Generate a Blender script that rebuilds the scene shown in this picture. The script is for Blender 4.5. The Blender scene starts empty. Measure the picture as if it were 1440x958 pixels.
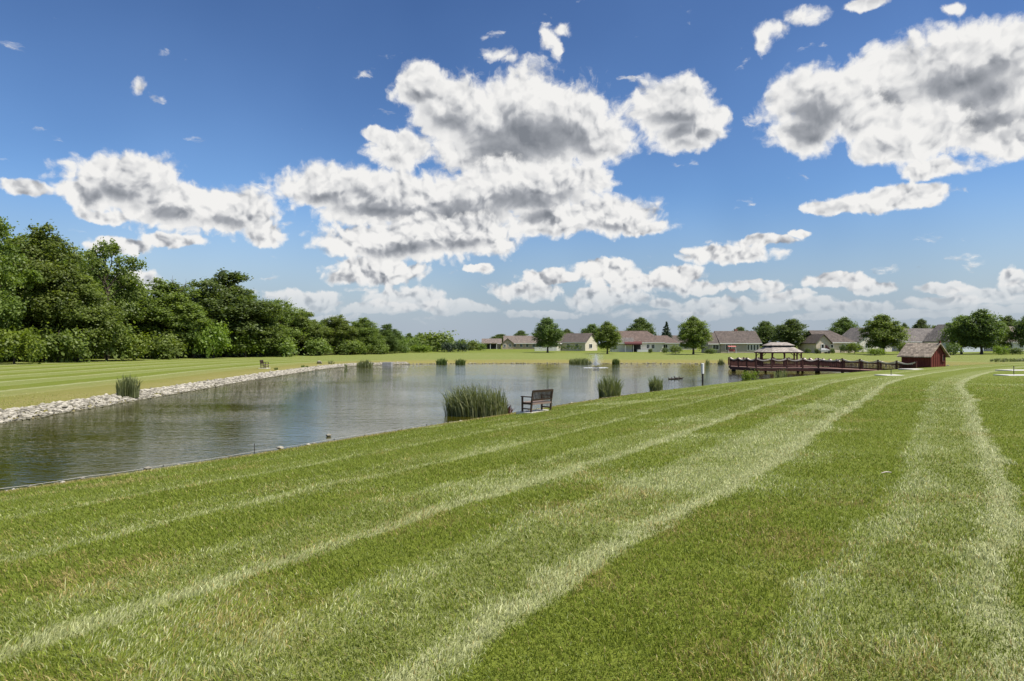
import bpy, math, random
import numpy as np
from mathutils import Vector, Matrix

R = math.radians
SC = bpy.context.scene
COL = SC.collection

# ------------------------------------------------------------------ camera, world, sun, exposure
EYE = 3.2                                   # eye height above the pond surface (z = 0)
F = 960.0                                   # focal length in photo pixels (24 mm on a 36 mm sensor)
cam_d = bpy.data.cameras.new('camera'); cam_d.lens = 24; cam_d.sensor_width = 36
cam_d.clip_start = 0.1; cam_d.clip_end = 20000
cam = bpy.data.objects.new('camera', cam_d); COL.objects.link(cam)
cam.location = (0, 0, EYE); cam.rotation_euler = (R(90 + 0.3), 0, 0)
SC.camera = cam

SUN_AZ, SUN_EL = R(114), R(60)               # azimuth clockwise from +Y
sun_dir = Vector((math.sin(SUN_AZ) * math.cos(SUN_EL), math.cos(SUN_AZ) * math.cos(SUN_EL), math.sin(SUN_EL)))
sl = bpy.data.lights.new('sun', 'SUN'); sl.energy = 5.0; sl.angle = R(0.53); sl.color = (1.0, 0.95, 0.86)
so = bpy.data.objects.new('sun', sl); COL.objects.link(so)
so.rotation_euler = (-sun_dir).to_track_quat('-Z', 'Y').to_euler()
so.location = (60, 10, 120)

vs = SC.view_settings
SC.display_settings.display_device = 'sRGB'
vs.view_transform = 'Standard'; vs.look = 'None'; vs.exposure = 0.42; vs.gamma = 1.0; vs.use_curve_mapping = False
SC.cycles.use_denoising = True
SC.cycles.max_bounces = 6; SC.cycles.diffuse_bounces = 2; SC.cycles.glossy_bounces = 3
SC.cycles.transmission_bounces = 3; SC.cycles.transparent_max_bounces = 8
SC.cycles.caustics_reflective = False; SC.cycles.caustics_refractive = False

SKY_STRENGTH = 0.125
world = bpy.data.worlds.new('World'); SC.world = world; world.use_nodes = True


class NT:
    """small helper to write node trees"""
    def __init__(s, tree):
        s.t = tree; s.n = tree.nodes; s.l = tree.links

    def node(s, typ, props=None, ins=None):
        n = s.n.new(typ)
        for k, v in (props or {}).items(): setattr(n, k, v)
        for k, v in (ins or {}).items(): s.put(n.inputs[k], v)
        return n

    def put(s, sock, v):
        if hasattr(v, 'is_output'): s.l.new(v, sock)
        else: sock.default_value = v

    def m(s, op, a, b=None, c=None, clamp=False):
        n = s.n.new('ShaderNodeMath'); n.operation = op; n.use_clamp = clamp
        for i, v in enumerate((a, b, c)):
            if v is not None: s.put(n.inputs[i], v)
        return n.outputs[0]

    def vm(s, op, a, b=None, c=None):
        n = s.n.new('ShaderNodeVectorMath'); n.operation = op
        for i, v in enumerate((a, b, c)):
            if v is not None:
                if op == 'SCALE' and i == 1: s.put(n.inputs['Scale'], v)
                else: s.put(n.inputs[i], v)
        return n.outputs['Value'] if op in ('LENGTH', 'DOT_PRODUCT', 'DISTANCE') else n.outputs[0]

    def ss(s, x, lo, hi, a=0.0, b=1.0):
        n = s.node('ShaderNodeMapRange', {'interpolation_type': 'SMOOTHSTEP'}, {0: x, 1: lo, 2: hi, 3: a, 4: b})
        return n.outputs[0]

    def mix(s, f, a, b, mode='MIX'):
        n = s.node('ShaderNodeMix', {'data_type': 'RGBA', 'blend_type': mode}, {0: f, 6: a, 7: b})
        return n.outputs[2]

    def noise(s, vec, scale, detail=4, rough=0.5, out=0, dims='3D', dist=0.0):
        n = s.node('ShaderNodeTexNoise', {'noise_dimensions': dims}, {'Scale': scale, 'Detail': detail, 'Roughness': rough, 'Distortion': dist})
        if vec is not None: s.l.new(vec, n.inputs['Vector'])
        return n.outputs[out]

    def voro(s, vec, scale, detail=0, rough=0.5):
        n = s.node('ShaderNodeTexVoronoi', {'voronoi_dimensions': '2D', 'feature': 'SMOOTH_F1', 'normalize': True},
                   {'Scale': scale, 'Detail': detail, 'Roughness': rough, 'Smoothness': 0.6})
        if vec is not None: s.l.new(vec, n.inputs['Vector'])
        return n.outputs[0]

    def ramp(s, f, stops, interp='LINEAR'):
        n = s.node('ShaderNodeValToRGB', None, {0: f}); r = n.color_ramp; r.interpolation = interp
        while len(r.elements) < len(stops): r.elements.new(0.5)
        for e, (p, c) in zip(r.elements, stops):
            e.position = p; e.color = c if len(c) == 4 else (*c, 1)
        return n.outputs[0]


# cloud banks of the day, each an ellipse on the sky: (centre and half size in photo pixels, turned into azimuth and elevation)
CLOUDS = [
    [(740, 178, 125, 70), (597, 122, 34, 34), (640, 152, 58, 44), (832, 192, 58, 34), (795, 165, 70, 46), (700, 215, 80, 36), (565, 208, 46, 28), (530, 183, 20, 12),
     (178, 252, 74, 40), (125, 272, 40, 20), (250, 286, 70, 34), (36, 267, 30, 11), (165, 343, 42, 11), (240, 338, 32, 9), (200, 396, 34, 18),
     (945, 150, 58, 40), (965, 188, 48, 28), (1002, 160, 24, 16),
     (1250, 122, 88, 52), (1345, 100, 112, 60), (1410, 78, 66, 44), (1395, 150, 95, 58), (1500, 130, 90, 80),
     (1255, 276, 84, 17), (1170, 286, 36, 9), (1290, 266, 44, 13),
     (700, 80, 16, 10), (715, 87, 9, 9), (772, 52, 10, 13), (783, 68, 7, 14), (792, 38, 10, 8), (1100, 40, 18, 13), (1128, 20, 24, 12), (1082, 55, 9, 14), (1222, 4, 34, 10), (1340, 15, 13, 8), (194, 118, 11, 9),
     (1030, 360, 76, 15), (1072, 342, 40, 8), (1124, 330, 15, 6), (530, 384, 72, 20), (672, 380, 20, 9), (850, 380, 48, 17), (950, 388, 44, 13), (1182, 398, 52, 11), (1428, 384, 24, 16), (770, 392, 44, 12),
     (1325, 404, 40, 8), (430, 420, 50, 17)],
    [(468, 262, 74, 34), (545, 283, 95, 40), (650, 285, 100, 46), (745, 266, 90, 42), (775, 308, 58, 22), (810, 250, 50, 20),
     (325, 296, 58, 32), (368, 324, 34, 16), (150, 300, 40, 8),
     (1155, 146, 76, 52), (1128, 185, 52, 26), (1290, 186, 74, 34), (1430, 196, 50, 24), (1215, 170, 40, 30),
     (478, 392, 28, 10), (572, 418, 62, 18), (742, 410, 54, 13), (892, 396, 58, 15), (985, 404, 46, 10), (1066, 404, 46, 8), (1236, 406, 50, 10), (1385, 414, 66, 13), (1440, 402, 40, 14), (1110, 416, 40, 7)],
    [(610, 335, 108, 27), (545, 344, 80, 25), (660, 322, 60, 18), (858, 302, 66, 25), (905, 318, 40, 12), (815, 300, 30, 16),
     (1250, 206, 58, 22), (1318, 232, 50, 13),
     (540, 432, 70, 10), (628, 430, 42, 11), (672, 432, 26, 7), (850, 420, 66, 14), (1005, 426, 66, 10), (1100, 428, 76, 9), (1200, 434, 70, 9), (1325, 426, 60, 10), (1290, 442, 90, 8), (1405, 438, 66, 10),
     (980, 440, 50, 8), (760, 440, 60, 6), (1500, 430, 60, 14), (930, 426, 30, 8), (470, 444, 40, 6), (1160, 446, 60, 6)],
]


def sky_dir(px, py):
    u, v = (px - 720) / F, (484 - py) / F
    az = math.atan(u)
    return az, math.atan(v * math.cos(az))


def build_world():
    t = NT(world.node_tree); t.n.clear()
    geo = t.node('ShaderNodeTexCoord').outputs['Generated']
    sep = t.node('ShaderNodeSeparateXYZ', None, {0: geo})
    x, y, z = sep.outputs
    az = t.m('ARCTAN2', x, y)
    el = t.m('ARCSINE', z)
    P = t.node('ShaderNodeCombineXYZ', None, {0: az, 1: el, 2: 0.0}).outputs[0]
    sky = t.node('ShaderNodeTexSky', {'sky_type': 'NISHITA', 'sun_disc': False, 'sun_elevation': SUN_EL, 'sun_rotation': SUN_AZ,
                                      'altitude': 100, 'air_density': 1.0, 'dust_density': 0.6, 'ozone_density': 2.2}).outputs[0]
    gam = t.node('ShaderNodeGamma', None, {0: t.mix(1.0, sky, (0.25, 0.25, 0.25, 1), 'MULTIPLY'), 1: 1.35}).outputs[0]
    hsv = t.mix(1.0, gam, (2.38, 2.66, 2.92, 1), 'MULTIPLY')
    # greyer, paler air low over the horizon
    lowf = t.ss(el, 0.22, 0.0)
    skyc = t.mix(t.m('MULTIPLY', lowf, 0.96), hsv, (2.4, 2.78, 3.3, 1))
    # gentle unevenness of the blue
    uneven = t.noise(P, 2.2, 3, 0.5)
    skyc = t.mix(1.0, skyc, t.ramp(uneven, [(0.3, (0.82, 0.86, 0.9)), (0.7, (1.16, 1.12, 1.08))]), 'MULTIPLY')
    skyc = t.mix(t.ss(el, 0.22, 0.5), skyc, t.mix(1.0, skyc, (0.92, 0.92, 0.94, 1), 'MULTIPLY'))

    # cloud density
    w1 = t.vm('SUBTRACT', t.noise(P, 10, 3, 0.5, out=1), (0.5, 0.5, 0.5))
    w2 = t.vm('SUBTRACT', t.noise(P, 48, 4, 0.6, out=1), (0.5, 0.5, 0.5))
    Pw = t.vm('ADD', P, t.vm('ADD', t.vm('MULTIPLY', w1, (0.050, 0.032, 0)), t.vm('MULTIPLY', w2, (0.016, 0.012, 0))))

    def bank(vec, layer):
        run = None
        for (cx, cy, rx, ry) in layer:
            a, e = sky_dir(cx, cy)
            a2, _ = sky_dir(cx + rx, cy); _, e2 = sky_dir(cx, cy - ry)
            sx, sy = 1 / abs(a2 - a), 1 / abs(e2 - e)
            if cy > 350: sx, sy = sx * 1.26, sy * 1.22
            ln = t.vm('LENGTH', t.vm('MULTIPLY_ADD', vec, (sx, sy, 0), (-a * sx, -e * sy, 0)))
            if rx < 36 and cy < 130 and rx != 34:      # thin scraps of cloud: torn up by the noise
                ln = t.m('MULTIPLY_ADD', ln, 0.34, 0.74)
            run = ln if run is None else t.m('SMOOTH_MIN', run, ln, 0.18)
        return t.m('SUBTRACT', 1.0, run)

    finer = t.ss(el, 0.30, 0.08, 0.38, 1.0)

    def puffs(vec):
        v = t.m('SUBTRACT', 0.5, t.voro(vec, 24, 1, 0.4))
        f = t.m('SUBTRACT', t.noise(vec, 18, 3, 0.45, dims='2D'), 0.5)
        v2 = t.m('MULTIPLY', t.m('SUBTRACT', 0.5, t.voro(vec, 68, 1, 0.5)), finer)
        return t.m('ADD', t.m('ADD', t.m('MULTIPLY', v, 0.75), t.m('MULTIPLY', f, 0.8)), v2)

    up = t.vm('ADD', Pw, (0.010, 0.026, 0))
    n0 = puffs(Pw)
    n1 = puffs(t.vm('ADD', Pw, (0.005, 0.010, 0)))
    wisps = t.m('SUBTRACT', t.noise(Pw, 70, 6, 0.65, dims='2D'), 0.5)
    relief = t.m('SUBTRACT', n0, n1)
    hz = t.ss(el, 0.12, 0.02)
    low_a = t.ss(el, 0.012, 0.095, 0.10, 1.0)
    # thin broken rows of far cloud over the horizon, and fair-weather banks in the rest of the sky
    row = t.noise(t.vm('MULTIPLY', Pw, (1, 2.6, 0)), 13, 5, 0.55, dims='2D')
    band = t.m('MULTIPLY', t.ss(el, 0.02, 0.045), t.ss(el, 0.125, 0.06))
    rows = t.m('MULTIPLY', t.m('SUBTRACT', row, t.m('MULTIPLY_ADD', band, -0.10, 0.69)), 2.6)
    other = t.m('MAXIMUM', t.ss(t.m('ABSOLUTE', az), 0.72, 0.95), t.ss(el, 0.5, 0.62))
    g = t.m('MULTIPLY', t.m('SUBTRACT', t.noise(P, 3.2, 6, 0.55), 0.54), 5.0)
    g = t.m('MINIMUM', t.m('SUBTRACT', g, t.m('MULTIPLY', t.m('SUBTRACT', 1.0, other), 50.0)), 1.0)
    extra = t.m('MAXIMUM', rows, g)
    fin = skyc
    for k, layer in enumerate(CLOUDS):
        B0, B1 = bank(Pw, layer), bank(up, layer)
        D0 = t.m('ADD', t.m('ADD', t.m('MULTIPLY_ADD', B0, 1.0, 0.05), t.m('MULTIPLY', n0, 0.85)), t.m('MULTIPLY', wisps, 0.5))
        if k == 0: D0 = t.m('MAXIMUM', D0, extra)
        alpha = t.ss(D0, -0.04, 0.36 if k == 0 else 0.42)
        # light comes from above: a cloud with more of itself overhead is grey
        deep = t.ss(B1, 0.05, 0.72)
        own = t.ss(t.m('ADD', B0, t.m('MULTIPLY', n0, 0.3)), 0.05, 0.72)
        sh = t.m('MULTIPLY', t.m('MULTIPLY_ADD', deep, 0.85, 0.15), own)
        rel = t.m('MULTIPLY', t.m('MULTIPLY', relief, 1.75), t.ss(deep, 1.0, 0.3, 0.38, 1.0))
        lum = t.m('ADD', t.m('SUBTRACT', 0.96, t.m('MULTIPLY', sh, 0.84)), rel)
        lum = t.m('ADD', lum, t.m('MULTIPLY', wisps, 0.18), clamp=True)
        cc = t.ramp(lum, [(0.0, (1.25, 1.36, 1.55)), (0.35, (2.35, 2.45, 2.65)), (0.7, (4.3, 4.32, 4.35)), (1.0, (5.35, 5.3, 5.2))])
        cc = t.mix(t.m('MULTIPLY', hz, 0.55), cc, (3.8, 3.95, 4.15, 1))
        fin = t.mix(t.m('MULTIPLY', alpha, low_a), fin, cc)
    bg = t.node('ShaderNodeBackground', None, {'Color': fin, 'Strength': SKY_STRENGTH})
    out = t.node('ShaderNodeOutputWorld')
    t.l.new(bg.outputs[0], out.inputs[0])
    world.cycles.sampling_method = 'NONE'


build_world()

# ------------------------------------------------------------------ helpers
rng = np.random.default_rng(7)
random.seed(7)


def tag(o, label=None, cat=None, group=None, kind=None):
    if label: o['label'] = label
    if cat: o['category'] = cat
    if group: o['group'] = group
    if kind: o['kind'] = kind
    return o


def link(name, me, mat, parent=None):
    o = bpy.data.objects.new(name, me); COL.objects.link(o)
    if mat: me.materials.clear(); me.materials.append(mat)
    if parent: o.parent = parent
    return o


def empty(name, loc, rz=0.0):
    o = bpy.data.objects.new(name, None); COL.objects.link(o)
    o.location = loc; o.rotation_euler = (0, 0, rz); o.empty_display_size = 0.3
    return o


def np_mesh(name, V, faces, smooth=False):
    """V (n,3); faces: list of (m,k) index arrays"""
    me = bpy.data.meshes.new(name)
    V = np.ascontiguousarray(V, np.float32)
    me.vertices.add(len(V)); me.vertices.foreach_set('co', V.ravel())
    idx = np.concatenate([f.ravel() for f in faces]).astype(np.int32)
    tot = np.concatenate([np.full(len(f), f.shape[1]) for f in faces]).astype(np.int32)
    st = np.concatenate([[0], np.cumsum(tot)[:-1]]).astype(np.int32)
    me.loops.add(len(idx)); me.loops.foreach_set('vertex_index', idx)
    me.polygons.add(len(tot)); me.polygons.foreach_set('loop_start', st)
    me.polygons.foreach_set('use_smooth', np.full(len(tot), smooth))
    me.update(calc_edges=True)
    return me


class MB:
    """collects simple solids and builds ONE mesh"""
    def __init__(s): s.v = []; s.f = []

    def add(s, vs, fs, M=None):
        o = len(s.v)
        s.v += [tuple(M @ Vector(p)) if M else tuple(p) for p in vs]
        s.f += [tuple(i + o for i in f) for f in fs]
        return s

    def box(s, c, d, M=None):
        x, y, z = c; a, b, h = d[0] / 2, d[1] / 2, d[2] / 2
        vs = [(x + i * a, y + j * b, z + k * h) for k in (-1, 1) for j in (-1, 1) for i in (-1, 1)]
        return s.add(vs, [(0, 2, 3, 1), (4, 5, 7, 6), (0, 1, 5, 4), (2, 6, 7, 3), (0, 4, 6, 2), (1, 3, 7, 5)], M)

    def prism(s, poly, z0, z1, M=None):
        n = len(poly)
        vs = [(p[0], p[1], z0) for p in poly] + [(p[0], p[1], z1) for p in poly]
        return s.add(vs, [tuple(range(n - 1, -1, -1)), tuple(range(n, 2 * n))] + [(i, (i + 1) % n, n + (i + 1) % n, n + i) for i in range(n)], M)

    def bar(s, a, b, w, h, up=(0, 0, 1)):
        """box beam from a to b, w wide, h high"""
        a, b = Vector(a), Vector(b); d = (b - a); L = d.length; d.normalize()
        r = d.cross(Vector(up))
        if r.length < 1e-4: r = Vector((1, 0, 0))
        r.normalize(); u = r.cross(d)
        M = Matrix((r, d, u)).transposed().to_4x4(); M.translation = (a + b) / 2
        return s.box((0, 0, 0), (w, L, h), M)

    def tube(s, pts, rad, n=8):
        pts = [Vector(p) for p in pts]
        if not hasattr(rad, '__len__'): rad = [rad] * len(pts)
        vs, fs = [], []
        for i, p in enumerate(pts):
            d = (pts[min(i + 1, len(pts) - 1)] - pts[max(i - 1, 0)]).normalized()
            r = d.cross(Vector((0, 1, 0.13))).normalized(); u = r.cross(d)
            for k in range(n):
                a = 2 * math.pi * k / n
                vs.append(p + (r * math.cos(a) + u * math.sin(a)) * rad[i])
        for i in range(len(pts) - 1):
            for k in range(n):
                fs.append((i * n + k, i * n + (k + 1) % n, (i + 1) * n + (k + 1) % n, (i + 1) * n + k))
        fs.append(tuple(range(n - 1, -1, -1))); fs.append(tuple((len(pts) - 1) * n + k for k in range(n)))
        return s.add(vs, fs)

    def ball(s, c, r, nu=12, nv=8):
        r = r if hasattr(r, '__len__') else (r, r, r)
        vs = [(c[0], c[1], c[2] - r[2])]
        for j in range(1, nv):
            ph = -math.pi / 2 + math.pi * j / nv
            for i in range(nu):
                a = 2 * math.pi * i / nu
                vs.append((c[0] + r[0] * math.cos(ph) * math.cos(a), c[1] + r[1] * math.cos(ph) * math.sin(a), c[2] + r[2] * math.sin(ph)))
        vs.append((c[0], c[1], c[2] + r[2])); T = len(vs) - 1
        fs = [(0, 1 + (i + 1) % nu, 1 + i) for i in range(nu)]
        for j in range(nv - 2):
            for i in range(nu):
                a = 1 + j * nu
                fs.append((a + i, a + (i + 1) % nu, a + nu + (i + 1) % nu, a + nu + i))
        a = 1 + (nv - 2) * nu
        fs += [(a + i, a + (i + 1) % nu, T) for i in range(nu)]
        return s.add(vs, fs)

    def build(s, name, mat, parent=None, smooth=False, bevel=0.0):
        me = bpy.data.meshes.new(name); me.from_pydata(s.v, [], s.f); me.update()
        if smooth:
            me.polygons.foreach_set('use_smooth', [True] * len(me.polygons))
        o = link(name, me, mat, parent)
        if bevel:
            b = o.modifiers.new('bevel', 'BEVEL'); b.width = bevel; b.segments = 2; b.limit_method = 'ANGLE'
        return o


def vnoise(x, y, scale, seed=0, octaves=3):
    """value noise, numpy, about -1..1"""
    out = np.zeros_like(x, dtype=float); amp = 1.0; tot = 0
    for o in range(octaves):
        xs, ys = x * scale + 31.7 * seed + 11 * o, y * scale + 17.3 * seed + 5 * o
        xi, yi = np.floor(xs).astype(np.int64), np.floor(ys).astype(np.int64)
        fx, fy = xs - xi, ys - yi
        fx, fy = fx * fx * (3 - 2 * fx), fy * fy * (3 - 2 * fy)

        def h(a, b):
            n = (a * 374761393 + b * 668265263 + (seed + o) * 974711) & 0x7fffffff
            n = ((n ^ (n >> 13)) * 1274126177) & 0x7fffffff
            return ((n ^ (n >> 16)) & 0xffff) / 32767.5 - 1
        v = (h(xi, yi) * (1 - fx) + h(xi + 1, yi) * fx) * (1 - fy) + (h(xi, yi + 1) * (1 - fx) + h(xi + 1, yi + 1) * fx) * fy
        out += v * amp; tot += amp; amp *= 0.5; scale *= 2.1
    return out / tot


# ------------------------------------------------------------------ terrain: everything follows the distance to the shore
SHORE = [  # x, y, weight of the near (gently mounded lawn) bank
    (-18.6, 3.0, .6), (-11.1, 14.9, 1), (-8.9, 17.6, 1), (-3.4, 26.5, 1), (-0.6, 30.6, 1), (5.3, 40.4, 1), (11.7, 48.8, 1), (18.6, 57, 1), (31, 69, 1),
    (46, 82, 1), (58, 91, .8), (65, 96.5, .35), (62, 102, 0), (40, 111, 0), (10, 114, 0), (-10, 112.5, 0), (-20, 106.5, 0), (-24.2, 98, 0),
    (-23.6, 70, 0), (-21.3, 40, 0), (-20.2, 24, 0), (-20.4, 8, .15)]


def chaikin(P, n):
    P = np.array(P, float)
    for _ in range(n):
        Q = np.roll(P, -1, 0)
        P = np.stack([P * .75 + Q * .25, P * .25 + Q * .75], 1).reshape(-1, 3)
    return P


SH = chaikin(SHORE, 2)
SA, SB = SH, np.roll(SH, -1, 0)


def shore(x, y):
    """signed distance to the shoreline (positive on land) and the near-bank weight"""
    x = np.atleast_1d(np.asarray(x, float)); y = np.atleast_1d(np.asarray(y, float))
    D = np.empty(len(x)); W = np.empty(len(x))
    for c in range(0, len(x), 20000):
        px, py = x[c:c + 20000, None], y[c:c + 20000, None]
        ax, ay = SA[:, 0], SA[:, 1]; dx, dy = SB[:, 0] - ax, SB[:, 1] - ay
        t = np.clip(((px - ax) * dx + (py - ay) * dy) / (dx * dx + dy * dy), 0, 1)
        ex, ey = px - ax - t * dx, py - ay - t * dy
        d2 = ex * ex + ey * ey
        k = d2.argmin(1); r = np.arange(len(k))
        d = np.sqrt(d2[r, k])
        w = SA[k, 2] * (1 - t[r, k]) + SB[k, 2] * t[r, k]
        cr = ((ay > py) != (SB[:, 1] > py)) & (px < (SB[:, 0] - ax) * (py - ay) / np.where(dy == 0, 1e-9, dy) + ax)
        ins = cr.sum(1) % 2 == 1
        D[c:c + 20000] = np.where(ins, -d, d); W[c:c + 20000] = w
    return D, W


def height(x, y):
    d, w = shore(x, y)
    x = np.atleast_1d(np.asarray(x, float)); y = np.atleast_1d(np.asarray(y, float))
    dl = np.maximum(d, 0)
    hn = 1.72 * (1 - np.exp(-dl / 10.5))
    hf = .42 * (1 - np.exp(-dl / 1.2)) + .95 * (1 - np.exp(-dl / 60))
    h = w * hn + (1 - w) * hf
    h = h + 0.05 * vnoise(x, y, 0.11, 3, 2) * np.clip(dl / 6, 0, 1) * np.clip(1 - dl / 120, 0, 1)
    return np.where(d < 0, np.maximum(d * .35, -1.4), h), d, w


def gz(x, y): return float(height([x], [y])[0][0])


def at(px, D):
    """ground point seen in column px of the photo at D metres in front of the camera"""
    x = (px - 720) / F * D
    return Vector((x, D, gz(x, D)))


# ------------------------------------------------------------------ materials
def mat(name):
    m = bpy.data.materials.new(name); m.use_nodes = True
    t = NT(m.node_tree); t.n.clear()
    out = t.node('ShaderNodeOutputMaterial')
    return m, t, out


def simple(name, col, rough=0.7, var=0.25, scale=6.0, col2=None, metal=0.0, bump=0.0, stretch=(1, 1, 1), spec=0.3):
    m, t, out = mat(name)
    tc = t.node('ShaderNodeTexCoord').outputs['Object']
    v = t.vm('MULTIPLY', tc, stretch)
    n = t.noise(v, scale, 5, 0.6)
    a = tuple(c * (1 - var) for c in col); b = col2 or tuple(min(1, c * (1 + var)) for c in col)
    c = t.ramp(n, [(0.3, a), (0.7, b)])
    p = t.node('ShaderNodeBsdfPrincipled', None, {'Base Color': c, 'Roughness': rough, 'Metallic': metal, 'Specular IOR Level': spec})
    if bump:
        bn = t.node('ShaderNodeBump', None, {'Strength': 1.0, 'Distance': bump, 'Height': n})
        t.l.new(bn.outputs[0], p.inputs['Normal'])
    t.l.new(p.outputs[0], out.inputs[0])
    return m


def siding(name, col, gap=0.15, vertical=False, var=0.12):
    m, t, out = mat(name)
    tc = t.node('ShaderNodeTexCoord').outputs['Object']
    s = t.node('ShaderNodeSeparateXYZ', None, {0: tc}).outputs
    k = t.m('ADD', s[0], s[1]) if vertical else s[2]
    fr = t.m('FRACT', t.m('DIVIDE', k, gap))
    groove = t.ss(fr, 0.0, 0.12)
    n = t.noise(tc, 3, 5, 0.6)
    c = t.ramp(n, [(0.3, tuple(x * (1 - var) for x in col)), (0.7, tuple(min(1, x * (1 + var)) for x in col))])
    p = t.node('ShaderNodeBsdfPrincipled', None, {'Base Color': c, 'Roughness': 0.7, 'Specular IOR Level': 0.2})
    b = t.node('ShaderNodeBump', None, {'Strength': 1.0, 'Distance': 0.02, 'Height': groove})
    t.l.new(b.outputs[0], p.inputs['Normal']); t.l.new(p.outputs[0], out.inputs[0])
    return m


def shingles(name, col, var=0.3, scale=1.0):
    m, t, out = mat(name)
    tc = t.node('ShaderNodeTexCoord').outputs['Object']
    br = t.node('ShaderNodeTexBrick', None, {'Vector': tc, 'Scale': scale, 'Mortar Size': 0.012, 'Brick Width': 0.3, 'Row Height': 0.16,
                                             'Color1': (*[c * (1 - var) for c in col], 1), 'Color2': (*[c * (1 + var) for c in col], 1),
                                             'Mortar': (*[c * .45 for c in col], 1)})
    n = t.noise(tc, 0.9, 4, 0.6)
    c = t.mix(1.0, br.outputs[0], t.ramp(n, [(0.3, (.8, .8, .82)), (0.7, (1.15, 1.12, 1.1))]), 'MULTIPLY')
    p = t.node('ShaderNodeBsdfPrincipled', None, {'Base Color': c, 'Roughness': 0.85, 'Specular IOR Level': 0.2})
    t.l.new(p.outputs[0], out.inputs[0])
    return m


def leafmat(name, dark, light, trans=0.35, hue=0.02):
    m, t, out = mat(name)
    at_ = t.node('ShaderNodeAttribute', {'attribute_name': 'tint'}).outputs['Fac']
    oi = t.node('ShaderNodeObjectInfo').outputs['Random']
    c = t.ramp(at_, [(0.0, dark), (1.0, light)])
    c = t.node('ShaderNodeHueSaturation', None, {'Hue': t.m('MULTIPLY_ADD', oi, hue, 0.5 - hue / 2), 'Saturation': 1.0,
                                                 'Value': t.m('MULTIPLY_ADD', oi, 0.3, 0.85), 'Color': c}).outputs[0]
    d = t.node('ShaderNodeBsdfPrincipled', None, {'Base Color': c, 'Roughness': 0.5, 'Specular IOR Level': 0.35})
    tr = t.node('ShaderNodeBsdfTranslucent', None, {'Color': t.mix(1.0, c, (1.5, 1.6, 0.6, 1), 'MULTIPLY')})
    mx = t.node('ShaderNodeMixShader', None, {0: trans})
    t.l.new(d.outputs[0], mx.inputs[1]); t.l.new(tr.outputs[0], mx.inputs[2]); t.l.new(mx.outputs[0], out.inputs[0])
    return m


GREEN_A, GREEN_B = (0.122, 0.165, 0.017), (0.285, 0.332, 0.046)
PALE_A, PALE_B = (0.25, 0.28, 0.085), (0.56, 0.57, 0.30)
DRY_A, DRY_B = (0.27, 0.22, 0.07), (0.50, 0.40, 0.16)
# mower passes on the near bank: (sheen of bent blades painted pale from, bright clipping line at) in metres from the shore
BANDS = [(3.0, 3.7), (5.1, 6.3), (7.9, 9.15), (10.7, 12.1), (13.2, 14.75), (16.4, 17.75), (20.1, 21.3), (23.4, 24.9), (26.9, 28.3), (30.4, 31.8), (33.8, 35.2), (37.2, 38.6)]


def strength(p): return min(1.0, max(.42, .42 + (p - 9) * .11))


def stripes(d, w):
    """painted sheen of the bent mown grass at distance d from the shore: 0 fresh green .. 1 pale; and the clipping line along a stripe's edge"""
    sst = lambda lo, hi, v: np.clip((v - lo) / (hi - lo), 0, 1)
    pale = np.zeros_like(d); line = np.zeros_like(d)
    for p0, p1 in BANDS:
        q = strength(p1)
        pale = np.maximum(pale, q * sst(p0 - .05, p0 + .3, d) * sst(p1 + .05, p1 - .05, d))
        line = np.maximum(line, q * sst(p1 - .42, p1 - .18, d) * sst(p1 + .06, p1 - .06, d))
        line = np.maximum(line, q * .45 * sst(p0 - .1, p0 + .05, d) * sst(p0 + .45, p0 + .2, d))
    return pale, line


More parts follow.
